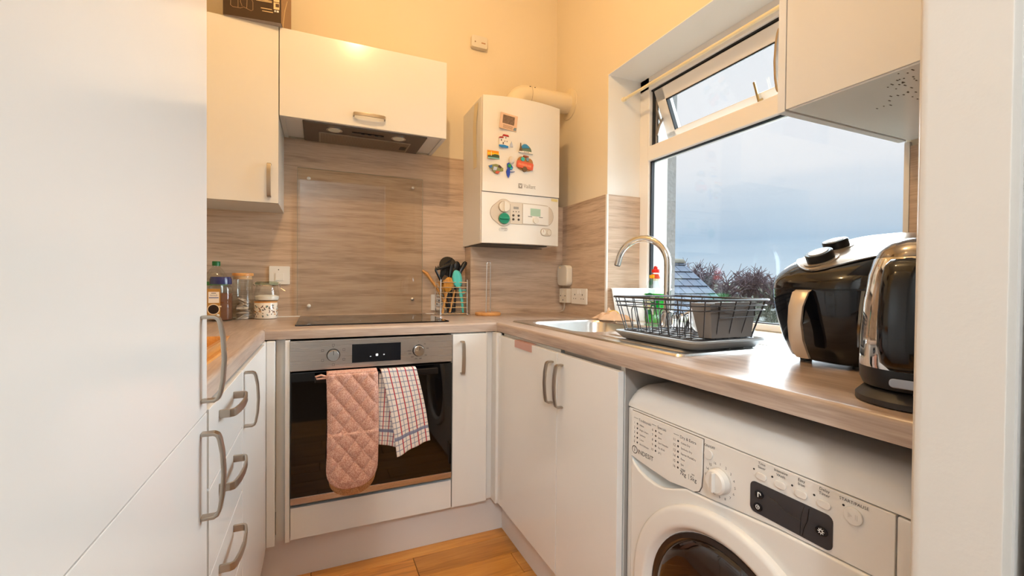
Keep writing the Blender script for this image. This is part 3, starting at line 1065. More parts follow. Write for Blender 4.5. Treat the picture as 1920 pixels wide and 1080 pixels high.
# photo frame magnet
t = mg('fridge_magnet', 'square pale pink photo-frame magnet with a brown picture, topmost on the boiler', -0.463, 1.895)
M = MF(-0.463, 1.895)
R5 = math.radians(-6)
flat(M, rot2([(-0.046, -0.039), (0.046, -0.039), (0.046, 0.039), (-0.046, 0.039)], R5, 0, 0), 0, 0.006, 'frame', colr('blush', (226, 190, 160)), t)
flat(M, rot2([(-0.033, -0.012), (0.030, -0.012), (0.030, 0.030), (-0.033, 0.030)], R5, 0, 0), 0.006, 0.0065, 'picture', mat('sepia_picture', (120, 98, 82), 0.4, var=0.7, vscale=160), t)
pm = MB(M)
for i in range(4):
    pm.prism(rot2([(-0.028, -0.019 - i * 0.0045), (0.024, -0.019 - i * 0.0045), (0.024, -0.0205 - i * 0.0045), (-0.028, -0.0205 - i * 0.0045)], R5, 0, 0), 0.006, 0.0064)
pm.build('caption_lines', colr('brown', (140, 100, 80)), t)
flat(M, rot2([(0.026, -0.036), (0.044, -0.036), (0.044, -0.020), (0.032, -0.022)], R5, 0, 0), 0.006, 0.0066, 'corner_motif', colr('slate', (120, 140, 150)), t)
# white houses magnet
t = mg('fridge_magnet', 'white houses with red roofs over blue water, magnet', -0.477, 1.797)
M = MF(-0.477, 1.797)
flat(M, [(-0.034, -0.022), (0.012, -0.028), (0.036, -0.024), (0.036, 0.000), (0.016, 0.006), (0.016, 0.026), (-0.016, 0.028), (-0.016, 0.016), (-0.034, 0.014)], 0, 0.006, 'house', colr('ivory', (236, 228, 216)), t)
flat(M, [(-0.036, 0.013), (-0.014, 0.015), (-0.014, 0.021), (-0.034, 0.019)], 0, 0.009, 'red_roof', colr('crimson', (176, 30, 34)), t)
flat(M, [(-0.018, 0.026), (0.016, 0.024), (0.012, 0.032), (-0.014, 0.033)], 0, 0.009, 'red_roof', colr('crimson', 0), t)
flat(M, [(-0.036, -0.020), (-0.010, -0.018), (0.014, -0.022), (0.012, -0.030), (-0.020, -0.031), (-0.036, -0.026)], 0.002, 0.008, 'water', colr('azure', (30, 130, 200)), t)
wn = MB(M)
for (a, b, s_) in ((-0.024, 0.004, 0.004), (0.000, 0.018, 0.0035), (0.006, 0.000, 0.003), (-0.006, 0.000, 0.003), (-0.014, -0.010, 0.005)):
    wn.prism([(a - s_ * 0.6, b - s_), (a + s_ * 0.6, b - s_), (a + s_ * 0.6, b + s_), (a - s_ * 0.6, b + s_)], 0.006, 0.0066)
wn.build('window_marks', colr('umber', (92, 60, 50)), t)
flat(M, [(0.020, -0.022), (0.038, -0.024), (0.036, -0.014), (0.030, 0.004), (0.022, -0.012)], 0.004, 0.009, 'boat', colr('pearl', (190, 196, 210)), t)
# sunset picture
t = mg('fridge_magnet', 'small rectangular magnet with an orange sunset over a green shore', -0.534, 1.7265)
M = MF(-0.534, 1.7265)
flat(M, [(-0.035, -0.0205), (0.035, -0.0205), (0.035, 0.0205), (-0.035, 0.0205)], 0, 0.005, 'tile', colr('orange', (240, 150, 24)), t)
flat(M, [(-0.034, 0.000), (-0.018, 0.004), (0.000, 0.002), (0.02, 0.004), (0.034, -0.002), (0.034, 0.008), (-0.034, 0.010)], 0.005, 0.0053, 'sun_glow', colr('gold', (250, 200, 30)), t)
flat(M, [(-0.034, -0.014), (0.034, -0.014), (0.034, -0.004), (0.020, 0.003), (0.004, 0.004), (-0.012, -0.002), (-0.034, -0.006)], 0.005, 0.0056, 'shore', colr('dark_green', (64, 84, 60)), t)
flat(M, [(-0.034, -0.0200), (0.034, -0.0200), (0.034, -0.013), (-0.034, -0.013)], 0.005, 0.0058, 'water', colr('pale_teal', (130, 180, 176)), t)
flat(M, [(-0.017, -0.006), (-0.014, -0.006), (-0.0148, 0.016), (-0.0162, 0.016)], 0.0055, 0.006, 'tower', colr('cream', (238, 224, 190)), t)
# parrot-like coast magnet
t = mg('fridge_magnet', 'jagged multicoloured landscape magnet at the lower left of the boiler front', -0.520, 1.660)
M = MF(-0.520, 1.660)
flat(M, [(-0.044, 0.010), (-0.030, 0.016), (-0.006, 0.022), (0.012, 0.019), (0.026, 0.008), (0.044, 0.004), (0.036, -0.010), (0.014, -0.014), (0.006, -0.026), (-0.010, -0.024), (-0.022, -0.012), (-0.026, -0.004), (-0.036, 0.000)], 0, 0.006, 'relief', colr('olive', (140, 140, 84)), t)
flat(M, [(-0.044, 0.009), (-0.026, 0.015), (-0.026, 0.002), (-0.036, 0.000)], 0.004, 0.008, 'sea_patch', colr('sea', (70, 120, 180)), t)
flat(M, [(-0.010, -0.024), (0.006, -0.026), (0.016, -0.013), (-0.004, -0.012)], 0.004, 0.008, 'red_patch', colr('coral', (210, 96, 70)), t)
flat(M, [(-0.022, -0.010), (-0.004, -0.010), (0.002, 0.006), (-0.018, 0.008)], 0.004, 0.009, 'white_patch', colr('pearl', 0), t)
flat(M, [(0.004, 0.010), (0.012, 0.019), (0.026, 0.008), (0.018, 0.002)], 0.004, 0.008, 'brown_patch', colr('umber', 0), t)
# blue figure magnet
t = mg('fridge_magnet', 'tall blue and teal magnet with a downward tail below the pale stone', -0.452, 1.660)
M = MF(-0.452, 1.660)
flat(M, [(-0.018, 0.028), (-0.010, 0.034), (0.006, 0.022), (0.014, 0.010), (0.008, -0.002), (0.024, -0.008), (0.010, -0.012), (-0.002, -0.012), (-0.004, -0.028), (-0.010, -0.042), (-0.018, -0.030), (-0.022, -0.012), (-0.016, 0.004)], 0, 0.007, 'relief', colr('cobalt', (40, 74, 176)), t)
flat(M, [(-0.016, 0.020), (-0.006, 0.028), (0.004, 0.020), (0.000, 0.008), (-0.014, 0.010)], 0.005, 0.010, 'green_patch', colr('leaf', (40, 140, 70)), t)
flat(M, [(-0.002, 0.008), (0.012, 0.010), (0.006, 0.000), (-0.004, 0.000)], 0.005, 0.010, 'teal_patch', colr('teal', (60, 176, 190)), t)
flat(M, [(-0.002, -0.004), (0.008, -0.002), (0.022, -0.008), (0.008, -0.011), (-0.004, -0.010)], 0.005, 0.009, 'white_patch', colr('pearl', 0), t)
# pale stone magnet
t = mg('fridge_magnet', 'translucent pale oval stone magnet in the middle of the group', -0.452, 1.708)
m = MB(MF(-0.446, 1.708))
m.sphere((0, 0, 0.003), 0.017, 0.9, 1.1, 0.35, 18, 8)
m.build('pebble', mat('pale_stone', (214, 204, 192), 0.25, coat=0.3), t)
# tower and skyline magnet
t = mg('fridge_magnet', 'magnet with a brown lattice tower beside a blue arched skyline', -0.370, 1.772)
M = MF(-0.370, 1.772)
flat(M, [(-0.040, -0.020), (0.040, -0.022), (0.038, -0.014), (-0.036, -0.012)], 0, 0.008, 'white_base', colr('ivory', 0), t)
flat(M, [(-0.024, -0.014)] + arc(-0.002, -0.014, 0.034, 170, 0, 12), 0, 0.006, 'skyline', colr('dusty_green', (104, 120, 96)), t)
flat(M, [(-0.020, 0.000)] + arc(-0.004, 0.001, 0.022, 165, 10, 10), 0.004, 0.0075, 'blue_sky', colr('sky_blue', (60, 140, 186)), t)
flat(M, [(-0.038, -0.014), (-0.021, -0.014), (-0.0275, 0.006), (-0.0288, 0.026), (-0.0305, 0.026), (-0.0318, 0.006)], 0.004, 0.010, 'tower', colr('bronze', (110, 84, 50)), t)
pm = MB(M)
for i in range(5):
    pm.box(-0.012 + i * 0.006, -0.008 + i * 0.006, -0.0185, -0.0155, 0.008, 0.0084)
pm.build('caption_marks', colr('umber', 0), t)
# red sign magnet
t = mg('fridge_magnet', 'orange red sign-shaped magnet with a carved wooden wreath and medallion', -0.375, 1.694)
M = MF(-0.375, 1.694)
flat(M, rot2(rrect(0.088, 0.066, 0.024, 5), R5, 0.002, 0.002), 0, 0.004, 'wooden_back', colr('tan', (176, 124, 70)), t)
flat(M, rot2(rrect(0.092, 0.034, 0.006, 3), R5, 0.000, -0.006), 0.004, 0.009, 'red_sign', colr('vermilion', (222, 96, 62)), t)
pm = MB(M)
for i in range(9):
    for (a, b) in ((0, 0),):
        pm.prism(rot2([(-0.036 + i * 0.008, -0.005), (-0.031 + i * 0.008, -0.005), (-0.031 + i * 0.008, 0.006), (-0.036 + i * 0.008, 0.006)], R5, 0.0, -0.006), 0.009, 0.0094)
pm.build('raised_letters', colr('salmon', (240, 150, 110)), t)
flat(M, circ(0.013, 20, -0.002, -0.026), 0.004, 0.011, 'medallion', colr('bronze', 0), t)
flat(M, circ(0.010, 18, -0.012, 0.024), 0.004, 0.008, 'turquoise_gem', colr('turquoise', (60, 180, 176)), t)
flat(M, circ(0.009, 18, 0.014, 0.026), 0.004, 0.008, 'grey_gem', colr('slate', 0), t)
flat(M, rot2(rrect(0.030, 0.008, 0.003, 3), R5, 0.006, 0.040), 0.002, 0.007, 'top_scroll', colr('rust', (160, 80, 46)), t)

# ------------------------------------------------------------------ alarm, sockets, speaker
t = thing('carbon_monoxide_alarm', 'small white alarm on the cream wall above the boiler', 'alarm', (-0.5090, -0.012, 2.438))
al = MB(F_back(-0.5085, 0.0, 2.438)).prism(rrect(0.092, 0.066, 0.010, 5), 0.0005, 0.030).build('alarm_case', creampl, t, bevel=0.003)
MB(F_back(-0.5085, -0.0301, 2.438)).prism(circ(0.004, 12, -0.026, -0.004), 0, 0.001).build('sensor_hole', outl, t)
MB(F_back(-0.5085, -0.0301, 2.438)).box(0.010, 0.034, -0.008, -0.002, 0, 0.0008).build('grille', mat('alarm_label', (186, 140, 100), 0.5), t)
t = thing('wall_switch', 'white cooker switch plate behind the clip-top jar', 'switch', (-1.4967, -0.008, 1.12))
sw = MB(F_back(-1.4967, -0.008, 1.1213)).prism(rrect(0.087, 0.086, 0.004, 3), 0, 0.009).build('face_plate', whitepl, t, bevel=0.0015)
MB(F_back(-1.4967, -0.017, 1.1213)).box(-0.018, 0.018, -0.026, 0.010, 0, 0.003).build('rocker', whitepl, t, bevel=0.001)
MB(F_back(-1.4967, -0.017, 1.1213)).prism(circ(0.0025, 8, -0.004, 0.026), 0, 0.0006).build('neon_light', darkprint, t)
t = thing('wall_socket', 'white socket plate low on the splashback behind the utensil rack', 'socket', (-0.728, -0.008, 0.985))
MB(F_back(-0.728, -0.008, 0.985)).prism(rrect(0.086, 0.086, 0.004, 3), 0, 0.012).build('face_plate', whitepl, t, bevel=0.0015)
slo = MB(F_back(-0.728, -0.0201, 0.985))
slo.box(-0.003, 0.003, 0.006, 0.014, 0, 0.0004)
slo.box(-0.014, -0.007, -0.012, -0.007, 0, 0.0004)
slo.box(0.007, 0.014, -0.012, -0.007, 0, 0.0004)
slo.build('pin_slots', darkprint, t)
t = thing('plug_adaptor', 'cream timer plug standing proud beside the double socket', 'plug', (-0.01, -0.165, 1.02))
MB(F_right(-0.008, -0.166, 1.0235)).prism(rrect(0.082, 0.082, 0.005, 3), 0, 0.030).build('plug_body', creampl, t, bevel=0.002)
pn = MB(F_right(-0.0381, -0.166, 1.0235))
pn.box(-0.004, 0.004, 0.004, 0.032, 0, 0.004)
pn.build('rocker', creampl, t, bevel=0.001)
pn = MB(F_right(-0.0381, -0.166, 1.0235))
pn.box(-0.003, 0.003, -0.030, -0.021, 0, 0.0004)
pn.box(-0.030, -0.022, -0.004, 0.002, 0, 0.0004)
pn.box(0.020, 0.028, -0.004, 0.002, 0, 0.0004)
pn.build('pin_slots', darkprint, t)
MB().tube([(-0.022, -0.160, 0.983), (-0.022, -0.157, 0.965), (-0.020, -0.150, 0.948), (-0.018, -0.135, 0.935), (-0.018, -0.112, 0.928)], 0.004, 8).build('cable', creampl, t)
t = thing('wall_socket', 'white double wall socket beside the window on the right splashback', 'socket', (-0.008, -0.30, 1.02))
MB(F_right(-0.008, -0.300, 1.0235)).prism(rrect(0.150, 0.086, 0.004, 3), 0, 0.010).build('face_plate', whitepl, t, bevel=0.002)
pn = MB(F_right(-0.0181, -0.300, 1.0235))
for cx in (-0.038, 0.038):
    pn.box(cx - 0.003, cx + 0.003, 0.004, 0.013, 0, 0.0004)
    pn.box(cx - 0.014, cx - 0.008, -0.016, -0.011, 0, 0.0004)
    pn.box(cx + 0.008, cx + 0.014, -0.016, -0.011, 0, 0.0004)
pn.build('pin_slots', greyprint, t)
for cx in (-0.014, 0.006):
    MB(F_right(-0.018, -0.300, 1.0235)).box(cx, cx + 0.013, 0.012, 0.036, 0, 0.004).build('rocker', whitepl, t, bevel=0.001)
t = thing('wall_speaker', 'cream rounded oblong plug-in unit on the splashback above the sockets', 'plug-in device', (-0.02, -0.168, 1.14))
MB(F_right(-0.008, -0.168, 1.1390)).prism(rrect(0.112, 0.118, 0.026, 6), 0, 0.040).build('case', creampl, t, bevel=0.008, seg=3)
MB(F_right(-0.0481, -0.168, 1.1390)).prism(circ(0.003, 10, -0.022, 0.046), 0, 0.0008).build('status_light', mat('amber_light', (240, 170, 60), 0.3, emit=(240, 170, 60), estr=1.0), t)

# ------------------------------------------------------------------ box on the wall cabinets
t = thing('appliance_box', 'dark brown printed cardboard appliance box on top of the wall cabinets', 'box', (-1.56, -0.2, 2.1405))
Mx = Matrix.Translation((-1.6724, -0.3157, 2.1405)) @ Matrix.Rotation(math.radians(-6.5), 4, 'Z')
bw, bd, bh = 0.205, 0.215, 0.33
MB(Mx).box(0, bw, 0, bd, 0, bh).build('carton', mat('dark_carton', (58, 38, 22), 0.4, coat=0.1), t)
sd_ = MB(Mx)
sd_.box(bw, bw + 0.0006, 0.002, bd, 0.002, bh)
sd_.build('side_print', mat('tan_carton', (150, 112, 76), 0.45), t)
MB(Mx).box(0.001, bw - 0.001, 0.001, bd - 0.001, -0.0004, 0.0).build('underside', mat('grey_card', (168, 156, 148), 0.7), t)
MP = Mx @ frame((0, -0.0003, 0), (1, 0, 0), (0, 0, 1))
pr2 = MB(MP)
tone = mat('carton_drawing', (170, 140, 110), 0.5)
for pts in ([(0.028, 0.10), (0.026, 0.040), (0.034, 0.034), (0.060, 0.034), (0.072, 0.040), (0.098, 0.030), (0.104, 0.034), (0.104, 0.066), (0.096, 0.080), (0.076, 0.086), (0.066, 0.10)], [(0.052, 0.034), (0.052, 0.10)], [(0.066, 0.042), (0.060, 0.06), (0.064, 0.086)], [(0.082, 0.036), (0.084, 0.084)]):
    pr2.tube([(p[0], p[1], 0.0) for p in pts], 0.0009, 5)
pr2.build('line_drawing', tone, t)
pr3 = MB(MP)
for (a, b, c) in ((0.125, 0.172, 0.080), (0.115, 0.172, 0.075), (0.132, 0.172, 0.047), (0.137, 0.176, 0.036), (0.148, 0.172, 0.108)):
    pr3.box(a, b, c, c + 0.0028, 0, 0.0003)
pr3.build('caption_lines', mat('cream_caption', (222, 196, 150), 0.6), t)
for i, zz in enumerate((0.052, 0.082, 0.112)):
    MB(MP).box(0.178, 0.199, zz, zz + 0.027, 0, 0.0003).build('photo_panel', mat('cream_photo', (236, 206, 160), 0.5), t)
    MB(MP).box(0.185, 0.198, zz + 0.009, zz + 0.023, 0.0003, 0.0005).build('photo_subject', mat('photo_dark', (86, 66, 50), 0.5), t)
lgm = MB(MP)
lgm.box(0.181, 0.186, 0.041, 0.048, 0, 0.0003)
lgm.box(0.189, 0.197, 0.041, 0.048, 0, 0.0003)
lgm.build('recycling_marks', whiteprint, t)
cvm = MB(Mx)
cvm.tube([(bw + 0.001, 0.03, 0.0), (bw + 0.001, 0.07, 0.09), (bw + 0.001, 0.12, 0.16)], 0.0011, 5)
cvm.build('side_line', mat('cream_caption', 0), t)

# ------------------------------------------------------------------ jars on the left worktop
Z0 = ZT + 0.0002


def jar_shell(prof, c, n=36):
    return MB().lathe(prof, c, n, cap=False)


t = thing('coffee_jar', 'glass jar of instant coffee with a dark blue lid', 'jar', (-1.7085, -0.175, Z0))
cx, cy = -1.7085, -0.150
sq = lambda r, k=36: None


def sqring(r, z, p=3.6, n=40, c=(0, 0)):
    out = []
    for k in range(n):
        a = 2 * PI * k / n + PI / 8
        ca, sa = math.cos(a), math.sin(a)
        q = (abs(ca) ** p + abs(sa) ** p) ** (-1.0 / p)
        out.append((c[0] + r * q * ca, c[1] + r * q * sa, z))
    return out


m = MB()
m.loft([sqring(r, Z0 + z, 3.2, 40, (cx, cy)) for r, z in ((0.030, 0.0), (0.040, 0.003), (0.0425, 0.010), (0.0425, 0.135), (0.040, 0.145), (0.034, 0.150), (0.034, 0.158))], True, False)
m.build('glass_body', jarglass, t)
m = MB()
m.loft([sqring(r, Z0 + z, 3.2, 40, (cx, cy)) for r, z in ((0.030, 0.003), (0.0385, 0.006), (0.0405, 0.012), (0.0405, 0.118))])
m.build('coffee_granules', mat('coffee_brown', (118, 72, 44), 0.8, bump=1.0, bscale=500, var=0.45, vscale=420), t)
m = MB()
m.lathe([(0.0405, 0.156), (0.0405, 0.176), (0.037, 0.187), (0.0, 0.187)], (cx, cy, Z0), 40)
m.build('lid', mat('navy_lid', (38, 42, 96), 0.25, coat=0.3), t)
LJ = F_back(cx, cy - 0.0432, Z0)
m = MB(LJ)
m.box(-0.040, 0.006, 0.010, 0.137, 0.0, 0.0006)
lb = m.build('label_paper', mat('kraft_label', (176, 126, 58), 0.5), t)
m = MB(LJ)
m.box(-0.036, 0.002, 0.078, 0.124, 0.0006, 0.0009)
m.build('label_panel', mat('label_cream', (236, 222, 206), 0.5), lb)
m = MB(LJ)
m.box(-0.034, 0.000, 0.098, 0.1015, 0.0009, 0.0012)
m.build('blue_rule', mat('blue_rule', (60, 84, 140), 0.5), lb)
m = MB(LJ)
text(m, 'GOLD', 0.0095, -0.017, 0.1065, 0.001, 'CENTER')
m.box(-0.026, -0.009, 0.117, 0.1195, 0.0009, 0.0011)
m.build('label_lettering', darkprint, lb)
m = MB(LJ)
m.prism(circ(0.0225, 28, -0.018, 0.051), 0.0006, 0.0010)
m.box(0.0, 0.010, 0.060, 0.066, 0.0006, 0.0010)
m.build('cup_picture', mat('cup_cream', (232, 206, 168), 0.5), lb)
m = MB(LJ)
m.prism(circ(0.0190, 28, -0.018, 0.051), 0.0010, 0.0013)
m.build('coffee_picture', mat('coffee_dark', (40, 26, 20), 0.3), lb)
m = MB(LJ)
m.prism(circ(0.0055, 16, -0.002, 0.026), 0.0006, 0.0012)
m.build('round_badge', whiteprint, lb)

t = thing('plastic_bottle', 'clear plastic bottle with a green cap at the back of the jars', 'bottle', (-1.762, -0.075, Z0))
MB().lathe([(0.030, 0.0), (0.044, 0.004), (0.046, 0.02), (0.046, 0.165), (0.040, 0.195), (0.024, 0.220), (0.0135, 0.232), (0.0135, 0.240)], (-1.741, -0.062, Z0), 36, cap=False).build('bottle_body', pane('clear_plastic', (0.93, 0.95, 0.94), 0.09, 0.08), t)
MB().lathe([(0.0155, 0.236), (0.0155, 0.254), (0.0145, 0.256), (0.0, 0.256)], (-1.741, -0.062, Z0), 28).build('cap', mat('green_cap', (26, 112, 58), 0.35), t)
MB().lathe([(0.0466, 0.150), (0.0466, 0.166)], (-1.741, -0.062, Z0), 36, cap=False).build('label_sleeve', mat('green_label', (60, 130, 66), 0.4), t)

t = thing('tea_canister', 'tall glass canister of tea bags with a wooden lid', 'canister', (-1.634, -0.10, Z0))
c = (-1.6345, -0.098, Z0)
MB().lathe([(0.030, 0.0), (0.037, 0.002), (0.0385, 0.008), (0.0385, 0.190)], c, 36, cap=False).build('glass_body', jarglass, t)
MB().lathe([(0.0415, 0.193), (0.0415, 0.203), (0.040, 0.205), (0.0, 0.205)], c, 36).build('lid', bamboo, t)
MB().lathe([(0.036, 0.178), (0.036, 0.193)], c, 36).build('lid_seal', mat('lid_plug', (216, 176, 130), 0.5), t)
random.seed(5)
teab = mat('tea_bag_paper', (206, 192, 178), 0.8, var=0.15, vscale=90)
for i in range(16):
    zz = Z0 + 0.014 + (i % 6) * 0.014
    a = random.uniform(0, 6.28)
    rx = random.uniform(0.0, 0.012)
    Mb = Matrix.Translation((c[0] + rx * math.cos(a), c[1] + rx * math.sin(a), zz)) @ Matrix.Rotation(random.uniform(0, 6), 4, 'Z') @ Matrix.Rotation(random.uniform(-0.7, 0.7), 4, 'X')
    m = MB(Mb)
    m.grid(lambda u, v: ((u - 0.5) * 0.046, (v - 0.5) * 0.046, 0.007 * math.sin(PI * u) * math.sin(PI * v)), 6, 6)
    m.grid(lambda u, v: ((u - 0.5) * 0.046, (v - 0.5) * 0.046, -0.007 * math.sin(PI * u) * math.sin(PI * v)), 6, 6)
    m.build('tea_bag', teab, t)
m = MB(Matrix.Translation((c[0], c[1], Z0 + 0.088)) @ Matrix.Rotation(0.5, 4, 'Y'))
m.grid(lambda u, v: ((u - 0.5) * 0.05, (v - 0.5) * 0.05, 0.006 * math.sin(9 * u) + 0.003 * math.sin(14 * v)), 14, 14)
m.build('crumpled_wrapper', pane('wrapper_film', (0.85, 0.82, 0.8), 0.2, 0.2), t)

t = thing('patterned_canister', 'white ceramic canister with a butterfly pattern and wooden lid', 'canister', (-1.546, -0.09, Z0))
c = (-1.546, -0.088, Z0)
MB().lathe([(0.040, 0.0), (0.0465, 0.003), (0.048, 0.008), (0.048, 0.070), (0.046, 0.073)], c, 40).build('ceramic_body', mat('cream_ceramic', (238, 228, 214), 0.2, coat=0.4), t)
MB().lathe([(0.047, 0.073), (0.047, 0.0795), (0.0, 0.0795)], c, 40).build('lid', bamboo, t)
random.seed(11)
cols = [(44, 44, 48), (196, 132, 50), (60, 110, 106), (120, 70, 56), (60, 60, 64), (92, 74, 62)]
for k, cc in enumerate(cols):
    m = MB(lambda a, b, w: (c[0] + (0.0482 + w) * math.sin(a / 0.048), c[1] - (0.0482 + w) * math.cos(a / 0.048), c[2] + b))
    for i in range(13):
        a = random.uniform(-0.075, 0.075)
        b = random.uniform(0.012, 0.065)
        s_ = random.uniform(0.0030, 0.0058)
        an = random.uniform(0, 6.28)
        if k in (1, 2):
            pts = [(0, 0.2), (1, 1), (1.1, 0.2), (0.4, -0.1), (0.7, -0.8), (0.1, -0.5), (-0.1, -0.5), (-0.7, -0.8), (-0.4, -0.1), (-1.1, 0.2), (-1, 1)]
        else:
            pts = [(-1, 0), (-0.5, 0.45), (0.4, 0.4), (1, 0), (0.4, -0.35), (-0.5, -0.4)]
        m.prism(rot2([(p[0] * s_, p[1] * s_) for p in pts], an, a, b), 0, 0.0002)
    m.build('insect_motifs', mat('motif_%d' % k, cc, 0.4), t)

t = thing('clip_top_jar', 'clip-top glass jar of sugar standing on the patterned canister', 'jar', (-1.546, -0.09, Z0 + 0.0797))
c = (-1.542, -0.088, Z0 + 0.0798)
MB().lathe([(0.040, 0.0), (0.047, 0.004), (0.0505, 0.014), (0.0505, 0.034), (0.046, 0.056), (0.043, 0.066), (0.0445, 0.069), (0.0445, 0.076)], c, 40, cap=False).build('glass_body', jarglass, t)
MB().lathe([(0.047, 0.077), (0.047, 0.083), (0.040, 0.089), (0.0, 0.090)], c, 40).build('lid', pane('jar_lid_glass', (0.72, 0.78, 0.70), 0.1, 0.05), t)
MB().lathe([(0.046, 0.0745), (0.0465, 0.078), (0.046, 0.078)], c, 40, cap=False).build('rubber_seal', mat('seal_green', (150, 160, 130), 0.6), t)
m = MB()
m.lathe([(0.038, 0.003), (0.046, 0.006), (0.049, 0.014), (0.049, 0.022), (0.030, 0.028), (0.0, 0.029)], c, 36)
m.build('sugar', mat('sugar_white', (244, 240, 232), 0.8, bump=0.6, bscale=600), t)
m = MB()
m.tube([(c[0] + 0.048 * math.cos(a), c[1] + 0.048 * math.sin(a), c[2] + 0.070) for a in [2 * PI * k / 32 for k in range(32)]], 0.0012, 6, closed=True)
m.tube([(c[0] + 0.046, c[1] - 0.012, c[2] + 0.086), (c[0] + 0.056, c[1] - 0.014, c[2] + 0.080), (c[0] + 0.054, c[1] - 0.014, c[2] + 0.062), (c[0] + 0.064, c[1] - 0.018, c[2] + 0.054), (c[0] + 0.076, c[1] - 0.020, c[2] + 0.046)], 0.0014, 6)
m.tube([(c[0] - 0.046, c[1], c[2] + 0.086), (c[0] - 0.054, c[1] - 0.004, c[2] + 0.078), (c[0] - 0.050, c[1], c[2] + 0.068)], 0.0014, 6)
m.build('wire_clip', chrome, t)

t = thing('wooden_tray', 'shallow light wooden tray on the left worktop by the fridge', 'tray', (-1.66, -1.24, Z0))
m = MB()
x0, x1, y0, y1 = -1.86, -1.527, -1.40, -1.07
m.box(x0 + 0.018, x1 - 0.004, y0 + 0.012, y1 - 0.012, Z0, Z0 + 0.006)
tray_m = wood('tray_wood', 1, (176, 112, 48), (206, 140, 66), (220, 160, 88), rough=0.35, coarse=(4, 40), fine=(14, 240), coat=0.2)
m.build('tray_base', tray_m, t)
m = MB()
for s_, (ax, ay, bx_, by) in enumerate(((x0, y0, x1, y0), (x1, y0, x1, y1), (x1, y1, x0, y1), (x0, y1, x0, y0))):
    cxm, cym = (x0 + x1) / 2, (y0 + y1) / 2
    sh = lambda x, y, k: (x + (cxm - x) * k, y + (cym - y) * k)
    ring = []
    for (px, py) in ((ax, ay), (bx_, by)):
        bot, topo = sh(px, py, 0.10), (px, py)
        boti, topi = sh(px, py, 0.16), sh(px, py, 0.05)
        ring.append([(bot[0], bot[1], Z0), (topo[0], topo[1], Z0 + 0.034), (topi[0], topi[1], Z0 + 0.034), (boti[0], boti[1], Z0 + 0.004)])
    m.loft(ring)
m.build('tray_side', tray_m, t)

# ------------------------------------------------------------------ utensil rack, kitchen roll holder
t = thing('utensil_rack', 'chrome wire utensil rack on the worktop right of the hob', 'utensil holder', (-0.685, -0.13, Z0))
ux0, ux1, uy0, uy1 = -0.757, -0.614, -0.165, -0.060
uz0, uz1 = Z0 + 0.008, Z0 + 0.172
for (px, py) in ((ux0, uy0), (ux1, uy0), (ux0, uy1), (ux1, uy1)):
    MB().tube([(px, py, Z0 + 0.006), (px, py, uz1), (px * 0.98 + 0.02 * -0.685, py, uz1 + 0.014)], 0.0030, 8).build('post', chrome, t)
    MB().sphere((px, py, Z0 + 0.005), 0.005).build('ball_foot', chrome, t)
for i in range(7):
    z = uz0 + 0.006 + i * (uz1 - uz0 - 0.006) / 6.0 if i else uz0
    MB().tube([(ux0, uy0, z), (ux1, uy0, z), (ux1, uy1, z), (ux0, uy1, z)], 0.0019, 6, closed=True).build('wire_hoop', chrome, t)
m = MB()
for i in range(9):
    xx = ux0 + (i + 0.5) * (ux1 - ux0) / 9
    m.tube([(xx, uy0, uz0), (xx, uy1, uz0)], 0.0014, 5)
m.build('base_wires', chrome, t)
UB = Z0 + 0.012


def uten(name, label, a, b):
    return thing(name, label, 'utensil', a, 'utensils in the chrome rack')


def taper(p, q, r0, r1, n=8):
    m = MB()
    m.tube([p, [(p[i] + q[i]) / 2 for i in range(3)], q], [r0, (r0 + r1) / 2, r1], n)
    return m


t = uten('ladle', 'black ladle with its round bowl facing out above the rack', (-0.70, -0.09, UB), 0)
taper((-0.672, -0.100, UB), (-0.690, -0.080, UB + 0.215), 0.006, 0.007).build('ladle_handle', blackpl, t)
Ml = Matrix.Translation((-0.693, -0.078, UB + 0.245)) @ Matrix.Rotation(math.radians(70), 4, 'X')
m = MB(Ml)
m.loft([[(0.050 * r * math.cos(2 * PI * k / 28), 0.056 * r * math.sin(2 * PI * k / 28), -0.026 * math.sqrt(max(0, 1 - r * r))) for k in range(28)] for r in (1.0, 0.95, 0.8, 0.6, 0.35, 0.05)], True, True)
m.build('ladle_bowl', mat('black_nylon', (30, 27, 26), 0.35), t)
t = uten('spatula', 'black slim slice leaning left with a pointed blade', (-0.735, -0.10, UB), 0)
taper((-0.700, -0.110, UB), (-0.742, -0.105, UB + 0.185), 0.005, 0.006).build('slice_handle', blackpl, t)
m = MB(Matrix.Translation((-0.742, -0.105, UB + 0.18)) @ Matrix.Rotation(math.radians(24), 4, 'Y'))
m.prism([(0, 0), (0, 0)], 0, 0) if False else None
m.loft([[(-0.006, -0.003, 0), (0.006, -0.003, 0), (0.006, 0.003, 0), (-0.006, 0.003, 0)], [(-0.016, -0.003, 0.035), (0.013, -0.003, 0.035), (0.013, 0.003, 0.035), (-0.016, 0.003, 0.035)], [(-0.010, -0.003, 0.080), (0.012, -0.003, 0.080), (0.012, 0.003, 0.080), (-0.010, 0.003, 0.080)], [(0.010, -0.002, 0.125), (0.014, -0.002, 0.125), (0.014, 0.002, 0.125), (0.010, 0.002, 0.125)]])
m.build('slice_blade', blackpl, t)
t = uten('pasta_fork', 'black toothed pasta server hooking over the left of the rack', (-0.72, -0.14, UB), 0)
m = MB()
m.tube([(-0.690, -0.130, UB), (-0.735, -0.140, UB + 0.155), (-0.752, -0.145, UB + 0.170), (-0.780, -0.150, UB + 0.222)], 0.0055, 8)
m.build('server_handle', blackpl, t)
m = MB()
m.tube([(-0.782, -0.150, UB + 0.224), (-0.745, -0.148, UB + 0.236), (-0.705, -0.142, UB + 0.252)], [0.005, 0.009, 0.010], 8)
m.build('server_head', blackpl, t)
m = MB()
